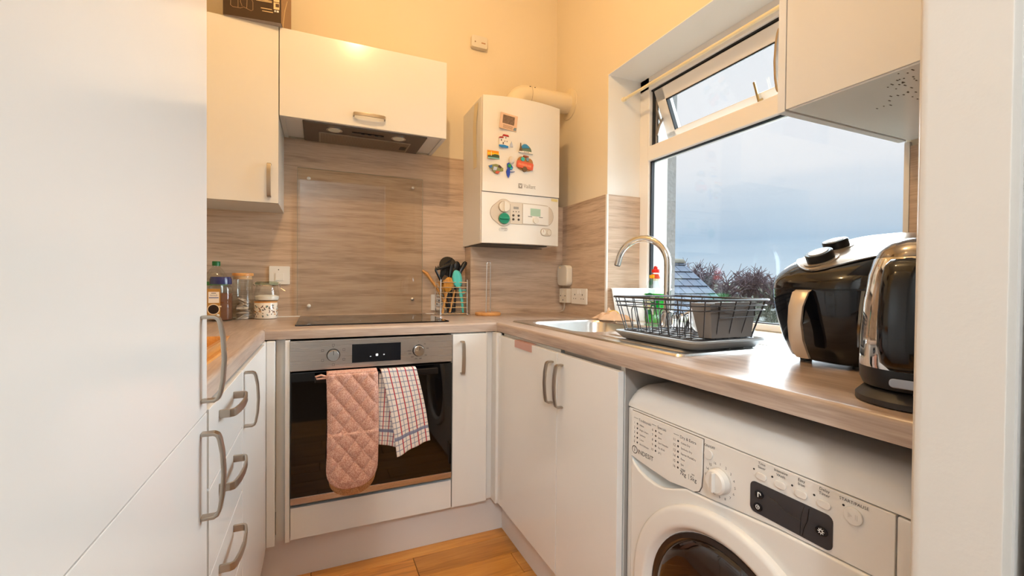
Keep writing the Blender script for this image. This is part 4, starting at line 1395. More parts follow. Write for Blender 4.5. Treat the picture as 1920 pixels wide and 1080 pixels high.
for i in range(6):
    f_ = i / 5.0
    p = Vector((-0.778, -0.150, UB + 0.228)).lerp(Vector((-0.720, -0.144, UB + 0.250)), f_)
    m.lathe([(0.0035, 0), (0.0015, 0.013)], tuple(p), 6)
m.build('server_teeth', blackpl, t)
t = uten('masher_handle', 'black upright utensil with a thick handle in the middle of the rack', (-0.69, -0.13, UB), 0)
m = MB()
m.tube([(-0.705, -0.120, UB), (-0.702, -0.122, UB + 0.150), (-0.692, -0.125, UB + 0.245), (-0.688, -0.125, UB + 0.256)], [0.005, 0.009, 0.0115, 0.008], 10)
m.build('handle_grip', blackpl, t)
t = uten('slotted_turner', 'black turner with a broad handle leaning right towards the boiler', (-0.64, -0.10, UB), 0)
m = MB()
m.tube([(-0.690, -0.100, UB), (-0.650, -0.098, UB + 0.170), (-0.630, -0.096, UB + 0.225), (-0.606, -0.094, UB + 0.262), (-0.600, -0.094, UB + 0.270)], [0.005, 0.007, 0.012, 0.013, 0.008], 10)
m.build('turner_handle', blackpl, t)
t = uten('black_spoon', 'black round-ended spoon behind the turner', (-0.65, -0.075, UB), 0)
m = MB()
m.tube([(-0.660, -0.085, UB), (-0.648, -0.078, UB + 0.200)], 0.005, 8)
m.sphere((-0.645, -0.076, UB + 0.238), 0.024, 0.9, 0.35, 1.5, 16, 10)
m.build('spoon_body', blackpl, t)
t = uten('wooden_spoon', 'wooden spoon with an oval golden bowl at the front of the rack', (-0.72, -0.15, UB), 0)
m = MB()
m.tube([(-0.742, -0.152, UB), (-0.728, -0.154, UB + 0.085), (-0.722, -0.155, UB + 0.110)], [0.0055, 0.006, 0.008], 8)
Mw = Matrix.Translation((-0.714, -0.156, UB + 0.148)) @ Matrix.Rotation(math.radians(12), 4, 'Y')
m2 = MB(Mw)
m2.sphere((0, 0, 0), 0.027, 1.0, 0.28, 1.45, 20, 12)
m2.build('spoon_bowl', wood('spoon_gold', 2, (150, 96, 20), (188, 126, 30), (206, 146, 50), rough=0.4, coarse=(8, 70), fine=(20, 300)), t)
m.build('spoon_handle', spoonwood, t)
t = uten('wooden_spatula', 'pale wooden spatula behind the golden spoon', (-0.73, -0.12, UB), 0)
m = MB()
m.tube([(-0.690, -0.115, UB), (-0.735, -0.125, UB + 0.130)], 0.005, 8)
m.build('spatula_handle', spoonwood, t)
m = MB(Matrix.Translation((-0.738, -0.126, UB + 0.135)) @ Matrix.Rotation(math.radians(-10), 4, 'Y'))
m.prism([(0, 0)] * 3, 0, 0) if False else None
m.loft([[(-0.012, -0.003, -0.01), (0.012, -0.003, -0.01), (0.012, 0.003, -0.01), (-0.012, 0.003, -0.01)], [(-0.018, -0.003, 0.03), (0.02, -0.003, 0.035), (0.02, 0.003, 0.035), (-0.018, 0.003, 0.03)]])
m.build('spatula_blade', spoonwood, t)
t = uten('wooden_stick', 'light wooden stick crossing inside the rack', (-0.69, -0.13, UB), 0)
taper((-0.700, -0.135, UB + 0.002), (-0.668, -0.120, UB + 0.120), 0.006, 0.005).build('stick', spoonwood, t)
t = uten('wooden_fork', 'wooden handle leaning out behind the left of the rack', (-0.78, -0.05, UB), 0)
m = MB()
m.tube([(-0.690, -0.090, UB), (-0.750, -0.060, UB + 0.130), (-0.800, -0.040, UB + 0.205), (-0.822, -0.034, UB + 0.222)], [0.005, 0.006, 0.009, 0.006], 8)
m.build('fork_handle', spoonwood, t)
t = uten('silicone_tongs', 'turquoise silicone tongs standing at the front right of the rack', (-0.645, -0.15, UB), 0)
teal = mat('turquoise_silicone', (84, 196, 188), 0.45)
for s_ in (-1, 1):
    Mt = Matrix.Translation((-0.664 + 0.006 * s_, -0.150 + 0.010 * s_, UB + 0.178)) @ Matrix.Rotation(math.radians(-9), 4, 'Y')
    m = MB(Mt)
    m.sphere((0, 0, 0), 0.023, 1.0, 0.33, 2.0, 20, 12)
    m.build('tong_head', teal, t)
    m = MB()
    m.tube([(-0.652 + 0.004 * s_, -0.150 + 0.006 * s_, UB + 0.138), (-0.640 + 0.003 * s_, -0.150 + 0.004 * s_, UB + 0.075), (-0.632, -0.150, UB + 0.002)], [0.0075, 0.007, 0.005], 8)
    m.build('tong_arm', teal, t)
MB(Matrix.Translation((-0.652, -0.150, UB + 0.130)) @ Matrix.Rotation(math.radians(-9), 4, 'Y')).box(-0.009, 0.009, -0.012, 0.012, -0.008, 0.008).build('collar_band', greypl, t, bevel=0.002)
m = MB()
m.tube([(-0.640, -0.154, UB + 0.118), (-0.620, -0.156, UB + 0.120), (-0.618, -0.156, UB + 0.108), (-0.638, -0.154, UB + 0.098)], 0.003, 6)
m.build('hanging_loop', teal, t)

t = thing('kitchen_roll_holder', 'empty kitchen roll holder with a round wooden base and chrome loop', 'roll holder', (-0.505, -0.19, Z0))
c = (-0.507, -0.190, Z0)
MB().lathe([(0.066, 0.0), (0.0685, 0.003), (0.0685, 0.012), (0.066, 0.015), (0.0, 0.015)], c, 44).build('wooden_base', bamboo, t)
m = MB()
pts = [(c[0] - 0.011, c[1], Z0 + 0.013), (c[0] - 0.008, c[1], Z0 + 0.265)]
pts += [(c[0] + 0.002 - 0.0095 * math.cos(math.radians(a)), c[1], Z0 + 0.272 + 0.0095 * math.sin(math.radians(a))) for a in range(0, 181, 20)]
pts += [(c[0] + 0.012, c[1], Z0 + 0.265), (c[0] + 0.013, c[1], Z0 + 0.013)]
m.tube(pts, 0.0027, 10)
m.build('wire_loop', chrome, t)
# ------------------------------------------------------------------ sink and tap
ZS = ZT + 0.0004
t = thing('kitchen_sink', 'stainless steel inset sink with a single bowl and drainer', 'sink', (-0.3, -1.07, ZT))
SX0, SX1, SY0, SY1 = -0.540, -0.040, -1.572, -0.577


def ringrect(x0, x1, y0, y1, r, z, n=6):
    return [(p[0], p[1], z) for p in rrect(x1 - x0, y1 - y0, r, n, (x0 + x1) / 2, (y0 + y1) / 2)]


m = MB()
bx0, bx1, by0, by1 = HX0 + 0.006, HX1 - 0.006, HY0 + 0.006, HY1 - 0.006
rings = [ringrect(bx0 - 0.004, bx1 + 0.004, by0 - 0.004, by1 + 0.004, 0.075, ZS + 0.0035),
         ringrect(bx0, bx1, by0, by1, 0.072, ZS + 0.001),
         ringrect(bx0 + 0.004, bx1 - 0.004, by0 + 0.004, by1 - 0.004, 0.070, ZS - 0.010),
         ringrect(bx0 + 0.014, bx1 - 0.014, by0 + 0.014, by1 - 0.014, 0.066, ZS - 0.135),
         ringrect(bx0 + 0.030, bx1 - 0.030, by0 + 0.030, by1 - 0.030, 0.056, ZS - 0.150),
         ringrect(bx0 + 0.12, bx1 - 0.12, by0 + 0.12, by1 - 0.12, 0.04, ZS - 0.155)]
m.loft(rings, True, False)
n = len(rings[0])
m.add(rings[-1], [tuple(range(n))])
m.build('bowl', sinksteel, t, smooth=60)
m = MB()
oring = ringrect(SX0, SX1, SY0, SY1, 0.020, ZS, 6)
o2 = ringrect(SX0 + 0.004, SX1 - 0.004, SY0 + 0.004, SY1 - 0.004, 0.018, ZS + 0.005, 6)
o3 = ringrect(SX0 + 0.012, SX1 - 0.012, SY0 + 0.012, SY1 - 0.012, 0.015, ZS + 0.0035, 6)
m.loft([oring, o2, o3], True, False)
# deck = outer rectangle minus the bowl, as strips
zt_ = ZS + 0.0035
inn = ringrect(bx0 - 0.004, bx1 + 0.004, by0 - 0.004, by1 + 0.004, 0.075, zt_, 6)


def outp(p):
    # matching point on a rectangle round the bowl
    x = min(max(p[0] + (p[0] - (bx0 + bx1) / 2) * 0.6, SX0 + 0.012), SX1 - 0.012)
    yy = min(max(p[1] + (p[1] - (by0 + by1) / 2) * 0.6, by0 - 0.03), SY1 - 0.012)
    return (x, yy, zt_)


rec = [outp(p) for p in inn]
m.loft([inn, rec], True, False)
m.add([(SX0 + 0.012, SY0 + 0.012, zt_), (SX1 - 0.012, SY0 + 0.012, zt_), (SX1 - 0.012, by0 - 0.03, zt_), (SX0 + 0.012, by0 - 0.03, zt_)], [(0, 1, 2, 3)])
m.build('rim_and_deck', sinksteel, t, smooth=50)
for i in range(7):
    xx = SX0 + 0.055 + i * 0.052
    m = MB()
    m.loft([[(xx - w, y, zt_), (xx - w * 0.5, y, zt_ + h), (xx + w * 0.5, y, zt_ + h), (xx + w, y, zt_)] for y, w, h in ((-1.535, 0.004, 0.0005), (-1.52, 0.011, 0.0035), (-1.18, 0.009, 0.003), (-1.15, 0.004, 0.0005))])
    m.build('drainer_rib', sinksteel, t)
MB().lathe([(0.040, 0.0), (0.040, 0.002), (0.030, 0.003), (0.0, 0.0025)], ((bx0 + bx1) / 2, (by0 + by1) / 2, ZS - 0.155), 32).build('plug_hole', chrome, t)

t = thing('kitchen_tap', 'tall chrome swan-neck mixer tap behind the sink', 'tap', (-0.095, -1.055, ZS + 0.004))
tb = Vector((-0.095, -1.055, ZS + 0.004))
MB().lathe([(0.027, 0.0), (0.027, 0.006), (0.022, 0.010), (0.021, 0.060), (0.0165, 0.066)], tuple(tb), 32).build('tap_body', chrome, t)
dr_ = Vector((-0.42, 0.905, 0)).normalized()
R_ = 0.105
pts = [tb + Vector((0, 0, 0.06)), tb + Vector((0, 0, 0.235))]
pts += [tb + Vector((0, 0, 0.245)) + dr_ * (R_ - R_ * math.cos(math.radians(a))) + Vector((0, 0, R_ * math.sin(math.radians(a)))) for a in range(10, 171, 10)]
e_ = pts[-1] + (pts[-1] - pts[-2]).normalized() * 0.018
pts.append(e_)
MB().tube(pts, 0.0135, 20).build('spout', chrome, t)
MB().tube([e_, e_ + (e_ - pts[-2]).normalized() * 0.004], 0.0115, 16).build('aerator', mat('aerator_grey', (80, 78, 76), 0.4), t)
MB().tube([tb + Vector((0.018, -0.008, 0.040)), tb + Vector((0.052, -0.022, 0.048)), tb + Vector((0.085, -0.036, 0.062))], [0.010, 0.007, 0.006], 12).build('lever', chrome, t)

# ------------------------------------------------------------------ dish rack
RZ = ZS + 0.0075
t = thing('drying_tray', 'grey plastic drip tray on the drainer under the dish rack', 'tray', (-0.34, -1.40, RZ))
TX0, TX1, TY0, TY1 = -0.484, -0.205, -1.562, -1.225
m = MB()
rg_ = [ringrect(TX0 + 0.018, TX1 - 0.018, TY0 + 0.018, TY1 - 0.018, 0.03, RZ + 0.0, 5), ringrect(TX0 + 0.004, TX1 - 0.004, TY0 + 0.004, TY1 - 0.004, 0.035, RZ + 0.014, 5), ringrect(TX0, TX1, TY0, TY1, 0.035, RZ + 0.018, 5), ringrect(TX0 + 0.002, TX1 - 0.002, TY0 + 0.002, TY1 - 0.002, 0.034, RZ + 0.022, 5), ringrect(TX0 + 0.008, TX1 - 0.008, TY0 + 0.008, TY1 - 0.008, 0.03, RZ + 0.020, 5), ringrect(TX0 + 0.022, TX1 - 0.022, TY0 + 0.022, TY1 - 0.022, 0.026, RZ + 0.008, 5)]
m.loft(rg_)
m.build('tray_shell', greypl, t, smooth=50)
t = thing('dish_rack', 'dark grey wire dish rack standing in the drip tray', 'dish rack', (-0.37, -1.40, RZ + 0.01))
bz, tz = RZ + 0.024, 1.056
qx0, qx1, qy0, qy1 = -0.462, -0.246, -1.548, -1.252       # foot
Qx0, Qx1, Qy0, Qy1 = -0.490, -0.222, -1.574, -1.236       # rim


def hoop(f, r=0.0019, nm='wire_hoop'):
    z = bz + (tz - bz) * f
    x0, x1 = qx0 + (Qx0 - qx0) * f, qx1 + (Qx1 - qx1) * f
    y0, y1 = qy0 + (Qy0 - qy0) * f, qy1 + (Qy1 - qy1) * f
    mm = MB()
    mm.tube([(p[0], p[1], z) for p in rrect(x1 - x0, y1 - y0, 0.022, 4, (x0 + x1) / 2, (y0 + y1) / 2)], r, 6, closed=True)
    return mm.build(nm, greywire, t)


hoop(1.0, 0.0034, 'rim')
hoop(0.86)
hoop(0.74)
hoop(0.0)
m = MB()
for i in range(8):
    f_ = (i + 0.5) / 8
    ya, yb = qy0 + (qy1 - qy0) * f_, Qy0 + (Qy1 - Qy0) * f_
    m.tube([(Qx0, yb, tz), (qx0, ya, bz), (qx1, ya, bz), (Qx1, yb, tz)], 0.0017, 6)
m.build('cross_wires', greywire, t)
m = MB()
for i in range(5):
    f_ = (i + 0.5) / 5
    xa, xb = qx0 + (qx1 - qx0) * f_, Qx0 + (Qx1 - Qx0) * f_
    m.tube([(xb, Qy0, tz), (xa, qy0, bz), (xa, qy1, bz), (xb, Qy1, tz)], 0.0017, 6)
m.build('long_wires', greywire, t)


def prong(x, y, h, w, tilt):
    pts = [(x, y - w, bz)]
    for a in range(0, 181, 20):
        pts.append((x + tilt, y - w * math.cos(math.radians(a)), bz + h - w + w * math.sin(math.radians(a))))
    pts.append((x, y + w, bz))
    mm = MB()
    mm.tube(pts, 0.0016, 6)
    return mm


for i in range(4):
    prong(qx0 + 0.030, qy1 - 0.030 - i * 0.062, 0.072, 0.013, -0.006).build('plate_prong', greywire, t)
for i in range(9):
    prong(qx1 - 0.062, qy1 - 0.016 - i * 0.024, 0.052, 0.018, 0.004).build('plate_prong', greywire, t)
# cutlery caddy hung on the near end
t = thing('cutlery_caddy', 'grey plastic cutlery caddy hung inside the near end of the dish rack', 'cutlery caddy', (-0.36, -1.56, RZ + 0.03))
cx0, cx1 = -0.426, -0.262
m = MB()


def cadring(z, fx, y0, y1):
    return [(cx0 + fx, y0, z), (cx1 - fx, y0, z), (cx1 - fx, y1, z), (cx0 + fx, y1, z)]


zc0, zc1 = bz + 0.004, 1.047
m.loft([cadring(zc0, 0.010, -1.552, -1.510), cadring(zc1, 0.0, -1.556, -1.490), cadring(zc1, 0.003, -1.553, -1.493), cadring(zc0 + 0.004, 0.013, -1.549, -1.513)], True, True)
m.build('caddy_body', mat('caddy_grey', (118, 113, 110), 0.5), t, bevel=0.0012)
m = MB(F_right(0, 0, 0))
m = MB(frame((0, -1.557, 0), (1, 0, 0), (0, 0, 1)))
lip = [(cx0 + 0.012, zc1 + 0.003), (cx1 - 0.004, zc1 + 0.003), (cx1 - 0.010, zc1 - 0.014), (cx1 - 0.04, zc1 - 0.024), ((cx0 + cx1) / 2, zc1 - 0.027), (cx0 + 0.05, zc1 - 0.023), (cx0 + 0.02, zc1 - 0.010)]
m.prism(lip, 0.0005, 0.003)
m.build('caddy_lip', mat('caddy_grey_light', (140, 136, 134), 0.5), t)
m = MB(frame((0, -1.5601, 0), (1, 0, 0), (0, 0, 1)))
for i in range(5):
    for cx_ in (cx0 + 0.022 + i * 0.006, cx1 - 0.046 + i * 0.006):
        m.prism(circ(0.0012, 8, cx_, zc1 - 0.006 - (i if cx_ < -0.36 else 4 - i) * 0.0015), 0, 0.0004)
m.build('drain_dots', mat('rust_dots', (120, 80, 40), 0.5), t)
m = MB()
m.tube([(cx0 + 0.022, -1.5625, zc1 - 0.006), (cx0 + 0.022, -1.563, zc1 - 0.036), (cx1 - 0.014, -1.563, zc1 - 0.034), (cx1 - 0.014, -1.5625, zc1 - 0.004)], 0.0018, 6)
m.build('wire_bracket', greywire, t)
# a few things drying in the rack
t = thing('serving_fork', 'dark-handled utensil standing up at the back of the dish rack', 'cutlery', (-0.30, -1.36, bz))
m = MB()
m.tube([(-0.300, -1.350, bz + 0.001), (-0.284, -1.356, bz + 0.055), (-0.270, -1.360, bz + 0.090)], [0.003, 0.004, 0.007], 8)
m.build('fork_handle', blackpl, t)
t = thing('drying_glass', 'upturned clear glass in the middle of the dish rack', 'glass', (-0.355, -1.30, bz))
MB().lathe([(0.026, 0.002), (0.028, 0.002), (0.0255, 0.065), (0.0, 0.068)], (-0.362, -1.310, bz), 28, cap=False).build('tumbler', pane('tumbler_glass', (0.9, 0.92, 0.93), 0.12), t)
t = thing('drying_saucer', 'small white saucer leaning in the prongs of the dish rack', 'saucer', (-0.30, -1.44, bz))
m = MB(Matrix.Translation((-0.322, -1.42, bz + 0.042)) @ Matrix.Rotation(math.radians(80), 4, 'X'))
m.lathe([(0.0, -0.003), (0.022, -0.003), (0.040, 0.003), (0.040, 0.005), (0.022, 0.0), (0.0, 0.0)], (0, 0, 0), 32)
m.build('saucer', mat('white_china', (236, 234, 230), 0.15, coat=0.4), t)

# ------------------------------------------------------------------ things on the sill
SZ = 0.9227
t = thing('washing_up_bottle', 'clear bottle of green washing-up liquid with a red cap', 'bottle', (0.034, -0.846, SZ))
c = (0.034, -0.846)


def ov_ring(rx, ry, z, n=32):
    return [(c[0] + rx * math.cos(2 * PI * k / n), c[1] + ry * math.sin(2 * PI * k / n), SZ + z) for k in range(n)]


shape = [(0.022, 0.046, 0.0), (0.030, 0.060, 0.004), (0.032, 0.064, 0.020), (0.0315, 0.0625, 0.050), (0.031, 0.061, 0.080), (0.033, 0.064, 0.110), (0.033, 0.062, 0.130), (0.028, 0.050, 0.165), (0.021, 0.034, 0.195), (0.016, 0.019, 0.215), (0.0145, 0.0145, 0.222)]
m = MB()
m.loft([ov_ring(*s_) for s_ in shape], True, False)
m.build('bottle_body', pane('bottle_plastic', (0.94, 0.96, 0.95), 0.08, 0.05), t)
lq = mat('green_liquid', (30, 200, 60), 0.1, spec=0.5, coat=0.3, emit=None)
m = MB()
m.loft([ov_ring(a * 0.96, b * 0.96, z) for a, b, z in shape[1:7]])
m.build('liquid', lq, t)
m = MB()
m.lathe([(0.0165, 0.196), (0.022, 0.196), (0.0185, 0.214), (0.0155, 0.216)], (c[0], c[1], SZ), 28, cap=False)
m.build('neck_label', mat('red_yellow_label', (230, 70, 30), 0.4), t)
m = MB()
for (a, b, cc) in ((-0.012, -0.006, 0), (0.0, 0.006, 1), (0.010, 0.015, 0)):
    m.box(c[0] - 0.0245, c[0] - 0.0205, c[1] - b, c[1] - a, SZ + 0.198, SZ + 0.212)
m.build('neck_marks', mat('yellow_marks', (250, 200, 40), 0.4), t)
MB().lathe([(0.0175, 0.222), (0.0175, 0.236), (0.010, 0.238), (0.009, 0.248), (0.004, 0.252), (0.0, 0.252)], (c[0], c[1], SZ), 28).build('cap', mat('red_cap', (226, 44, 30), 0.35), t)
LB = frame((c[0] - 0.0338, c[1], SZ), (0, -1, 0), (0, 0, 1))
m = MB(LB)
m.prism([(p[0], p[1]) for p in circ(0.042, 32, 0.002, 0.086, 1.12)], 0, 0.0006)
lb = m.build('front_label', mat('deep_green_label', (10, 110, 60), 0.4), t)
m = MB(LB)
m.prism([(-0.034, 0.100), (-0.020, 0.116), (-0.004, 0.112), (0.004, 0.098), (0.012, 0.090), (0.006, 0.062), (-0.018, 0.056), (-0.034, 0.070)], 0.0006, 0.0009)
m.prism(circ(0.015, 20, 0.020, 0.110), 0.0006, 0.0009)
m.build('label_panel', mat('pale_green_panel', (214, 226, 190), 0.4), lb)
m = MB(LB)
text(m, 'Fairy', 0.024, -0.033, 0.076, 0.0011, sx=0.85)
m.build('label_lettering', mat('red_lettering', (200, 60, 40), 0.4), lb)
m = MB(LB)
m.box(0.018, 0.028, 0.040, 0.076, 0.0006, 0.0010)
m.build('white_strip', whiteprint, lb)

t = thing('white_tub', 'white plastic tub in the corner of the window recess', 'tub', (0.085, -0.67, SZ))
m = MB()
rr = lambda g, z: ringrect(0.012 + g, 0.160 - g, -0.815 + g, -0.545 - g, 0.02, SZ + z, 4)
m.loft([rr(0.016, 0.0), rr(0.0, 0.146), rr(-0.004, 0.146), rr(-0.004, 0.151), rr(0.003, 0.151), rr(0.018, 0.004)], True, True)
tubm = mat('white_tub', (252, 252, 251), 0.35)
tubm.node_tree.nodes['Principled BSDF'].inputs['Subsurface Weight'].default_value = 0.7
tubm.node_tree.nodes['Principled BSDF'].inputs['Subsurface Radius'].default_value = (0.05, 0.05, 0.05)
tubm.node_tree.nodes['Principled BSDF'].inputs['Subsurface Scale'].default_value = 1.0
m.build('tub_shell', tubm, t, smooth=50)
t = thing('spray_bottle', 'pale translucent spray bottle standing behind the tap', 'bottle', (0.15, -0.72, SZ))
MB().lathe([(0.030, 0.0), (0.036, 0.004), (0.036, 0.110), (0.028, 0.150), (0.014, 0.178), (0.013, 0.190)], (0.150, -0.722, SZ), 28, cap=False).build('bottle_body', pane('pale_plastic', (0.86, 0.90, 0.94), 0.1, 0.1), t)
MB().lathe([(0.015, 0.188), (0.015, 0.212), (0.012, 0.216), (0.0, 0.216)], (0.150, -0.722, SZ), 24).build('cap', mat('cream_cap', (222, 216, 190), 0.4), t)

t = thing('dish_cloth', 'crumpled pinkish beige dish cloth on the back edge of the sink', 'cloth', (-0.17, -0.70, ZS + 0.005))
random.seed(21)
m = MB()
NN = 34


def clothfn(u, v):
    a, b = u - 0.5, v - 0.5
    x = -0.085 + a * 0.105
    yy = -0.690 - b * 0.165
    e = max(0.0, 1 - (abs(a) * 2) ** 2.6) * max(0.0, 1 - (abs(b) * 2) ** 2.6)
    h = 0.046 * e * (0.75 + 0.35 * math.sin(9 * v + 3 * u) * math.cos(7 * u - 2 * v)) + 0.006 * e * math.sin(24 * u + 8 * v)
    return (x + 0.012 * math.sin(9 * v), yy + 0.010 * math.sin(11 * u), ZS + 0.007 + max(h, 0.0))


m.grid(clothfn, NN, NN)
clm = mat('cloth_beige', (222, 190, 162), 0.85, var=0.12, vscale=40, bump=0.4, bscale=700)
m.build('cloth_sheet', clm, t, solid=0.004, smooth=80)
m = MB()
m.grid(lambda u, v: (lambda p: (p[0], p[1], p[2] + 0.0028))(clothfn(0.30 + 0.06 * u, 0.55 + 0.3 * v)), 4, 12)
m.build('yellow_stripe', mat('cloth_yellow', (226, 190, 60), 0.85), t, solid=0.001)

# ------------------------------------------------------------------ air fryer
AC = (-0.220, -1.774)
AZ = ZT + 0.008
t = thing('air_fryer', 'large black air fryer with a silver top, dials and pale handle', 'air fryer', (AC[0], AC[1], ZT))


def sring(a, b, z, p=3.0, n=48, dx=0.0, tilt=0.0):
    out = []
    for k in range(n):
        th = 2 * PI * k / n
        ca, sa = math.cos(th), math.sin(th)
        q = (abs(ca) ** p + abs(sa) ** p) ** (-1.0 / p)
        X = a * q * ca
        out.append((AC[0] + dx + X, AC[1] + b * q * sa, AZ + z + tilt * X))
    return out


ZSEAM = 0.157
lower = [(0.108, 0.092, 0.0), (0.120, 0.103, 0.006), (0.134, 0.117, 0.04), (0.147, 0.129, 0.09), (0.153, 0.135, 0.13), (0.155, 0.137, ZSEAM - 0.0015)]
m = MB()
m.loft([sring(a, b, z) for a, b, z in lower])
m.build('lower_body', blackgloss, t, smooth=45)


def fz_top(X, Y):
    """height of the upper shell over the base plane at local X (front is -X), Y"""
    a, b, p = 0.155, 0.137, 3.0
    rho = (abs(X / a) ** p + abs(Y / b) ** p) ** (1 / p)
    rho = min(rho, 1.0)
    dome = (1 - rho ** 3.4) ** (1 / 2.6)
    return ZSEAM + 0.0015 + dome * (0.100 + 0.36 * X)


m = MB()
rings = []
for s_ in (1.0, 0.995, 0.98, 0.955, 0.92, 0.87, 0.80, 0.70, 0.55, 0.35, 0.02):
    ring = []
    for k in range(48):
        th = 2 * PI * k / 48
        ca, sa = math.cos(th), math.sin(th)
        q = (abs(ca) ** 3 + abs(sa) ** 3) ** (-1 / 3.0)
        X, Y = 0.155 * q * ca * s_, 0.137 * q * sa * s_
        ring.append((AC[0] + X, AC[1] + Y, AZ + fz_top(X, Y)))
    rings.append(ring)
m.loft(rings)
m.build('upper_body', blackgloss, t, smooth=45)
MB().loft([sring(0.1535, 0.1355, ZSEAM - 0.0016), sring(0.1535, 0.1355, ZSEAM + 0.0016)]).build('seam_gap', blackpl, t)
silver = mat('champagne_silver', (198, 186, 172), 0.3, metal=0.75)
m = MB()
NA, NR = 40, 10


def panel_pt(th, r):
    # rounded arrow shape: pointed towards the front, spreading to the back
    ca, sa = math.cos(th), math.sin(th)
    X = 0.134 * ca
    Y = 0.116 * sa
    if X < 0:
        Y *= max(0.0, 1 - (abs(X) / 0.134) ** 1.5 * 0.25)
    X *= r
    Y *= r
    return (AC[0] + X + 0.0, AC[1] + Y, AZ + fz_top(X, Y) + 0.0022)


rings = [[panel_pt(2 * PI * k / NA, r) for k in range(NA)] for r in (1.0, 0.97, 0.9, 0.8, 0.65, 0.5, 0.3, 0.02)]
m.loft(rings, True, False)
m.add([p for p in rings[-1]], [tuple(range(NA))])
m.build('silver_top', silver, t, smooth=60)
m = MB()
m.tube([panel_pt(2 * PI * k / NA, 1.0) for k in range(NA)], 0.0022, 6, closed=True)
m.build('top_trim', mat('trim_dark_silver', (120, 112, 106), 0.3, metal=0.7), t)


def dial(X, Y, r, h):
    z = fz_top(X, Y)
    e = 0.004
    gx = (fz_top(X + e, Y) - fz_top(X - e, Y)) / (2 * e)
    gy = (fz_top(X, Y + e) - fz_top(X, Y - e)) / (2 * e)
    nrm = Vector((-gx, -gy, 1)).normalized()
    q = nrm.to_track_quat('Z', 'Y').to_matrix().to_4x4()
    Md = Matrix.Translation((AC[0] + X, AC[1] + Y, AZ + z + 0.002)) @ q
    k = MB(Md)
    k.lathe([(r * 1.28, 0.0), (r * 1.28, 0.0012), (r * 1.24, 0.0014)], (0, 0, 0), 36)
    k.build('dial_scale', silver, t)
    k = MB(Md)
    k.lathe([(r, 0.001), (r, h * 0.9), (r * 0.93, h), (r * 0.72, h)], (0, 0, 0), 36, cap=True)
    d = k.build('dial', blackpl, t)
    k = MB(Md)
    k.lathe([(r * 0.72, h), (r * 0.70, h + 0.0012), (0.0, h + 0.0015)], (0, 0, 0), 32)
    k.build('dial_cap', silver, d)


dial(-0.094, 0.012, 0.0265, 0.019)
dial(-0.026, 0.030, 0.0250, 0.019)
# handle
m = MB()
hl = [(-0.156, 0.1555, 0.0185), (-0.166, 0.150, 0.0185), (-0.178, 0.120, 0.0165), (-0.181, 0.085, 0.0155), (-0.176, 0.050, 0.0165), (-0.166, 0.025, 0.0175), (-0.156, 0.010, 0.015)]
m.loft([[(AC[0] + x, AC[1] - w, AZ + z), (AC[0] + x - 0.004, AC[1] - w * 0.6, AZ + z), (AC[0] + x - 0.005, AC[1], AZ + z), (AC[0] + x - 0.004, AC[1] + w * 0.6, AZ + z), (AC[0] + x, AC[1] + w, AZ + z), (AC[0] + x + 0.008, AC[1] + w * 0.85, AZ + z), (AC[0] + x + 0.008, AC[1] - w * 0.85, AZ + z)] for x, z, w in hl])
m.build('handle', mat('champagne_handle', (206, 190, 172), 0.35, metal=0.3), t, smooth=50)
m = MB()
m.loft([[(AC[0] + x + 0.007, AC[1] - w * 0.8, AZ + z), (AC[0] + x + 0.007, AC[1] + w * 0.8, AZ + z), (AC[0] + x2, AC[1] + w * 0.8, AZ + z), (AC[0] + x2, AC[1] - w * 0.8, AZ + z)] for x, z, w, x2 in ((-0.170, 0.153, 0.020, -0.14), (-0.184, 0.120, 0.018, -0.165), (-0.182, 0.08, 0.016, -0.172))])
m.build('handle_back', blackgloss, t)
for dx, dy in ((-0.075, -0.06), (-0.075, 0.06), (0.075, -0.06), (0.075, 0.06)):
    MB().lathe([(0.012, 0.0003), (0.012, 0.0085)], (AC[0] + dx, AC[1] + dy, ZT), 16).build('foot', blackpl, t)

t.rotation_euler = (0, 0, math.radians(-8))

# ------------------------------------------------------------------ kettle
KC = (-0.515, -2.013)
t = thing('kettle', 'polished steel kettle with a black handle on its black base', 'kettle', (KC[0], KC[1], ZT))
MB().lathe([(0.068, 0.0003), (0.0745, 0.002), (0.0745, 0.010), (0.066, 0.020), (0.060, 0.022)], (KC[0], KC[1], ZT), 48).build('power_base', mat('charcoal_plastic', (44, 40, 40), 0.5), t)
MB().lathe([(0.058, 0.022), (0.0655, 0.026), (0.0695, 0.036), (0.0705, 0.054)], (KC[0], KC[1], ZT), 48).build('lower_collar', blackpl, t)
kb = MB().lathe([(0.0705, 0.054), (0.0712, 0.060), (0.0705, 0.100), (0.067, 0.150), (0.061, 0.190), (0.055, 0.212), (0.0535, 0.215)], (KC[0], KC[1], ZT), 64).build('steel_body', chrome, t, smooth=60)
MB().lathe([(0.0525, 0.2155), (0.050, 0.224), (0.040, 0.236), (0.022, 0.243), (0.0, 0.245)], (KC[0], KC[1], ZT), 48).build('lid', mat('lid_chrome', (150, 146, 148), 0.12, metal=1.0), t, smooth=60)
dk = Vector((-0.975, -0.20, 0)).normalized()
sk = Vector((dk.y, -dk.x, 0))
m = MB()
hl = [(0.050, 0.212, 0.018), (0.062, 0.211, 0.022), (0.073, 0.200, 0.026), (0.082, 0.170, 0.028), (0.086, 0.130, 0.029), (0.086, 0.090, 0.029), (0.083, 0.066, 0.026), (0.076, 0.056, 0.018)]
rings = []
for r, z, w in hl:
    ring = []
    for a, b in ((-1, -0.3), (-0.85, 0.5), (-0.4, 0.9), (0.4, 0.9), (0.85, 0.5), (1, -0.3), (0.8, -1), (-0.8, -1)):
        p = Vector((KC[0], KC[1], ZT + z)) + dk * (r + b * 0.008) + sk * (a * w)
        ring.append(tuple(p))
    rings.append(ring)
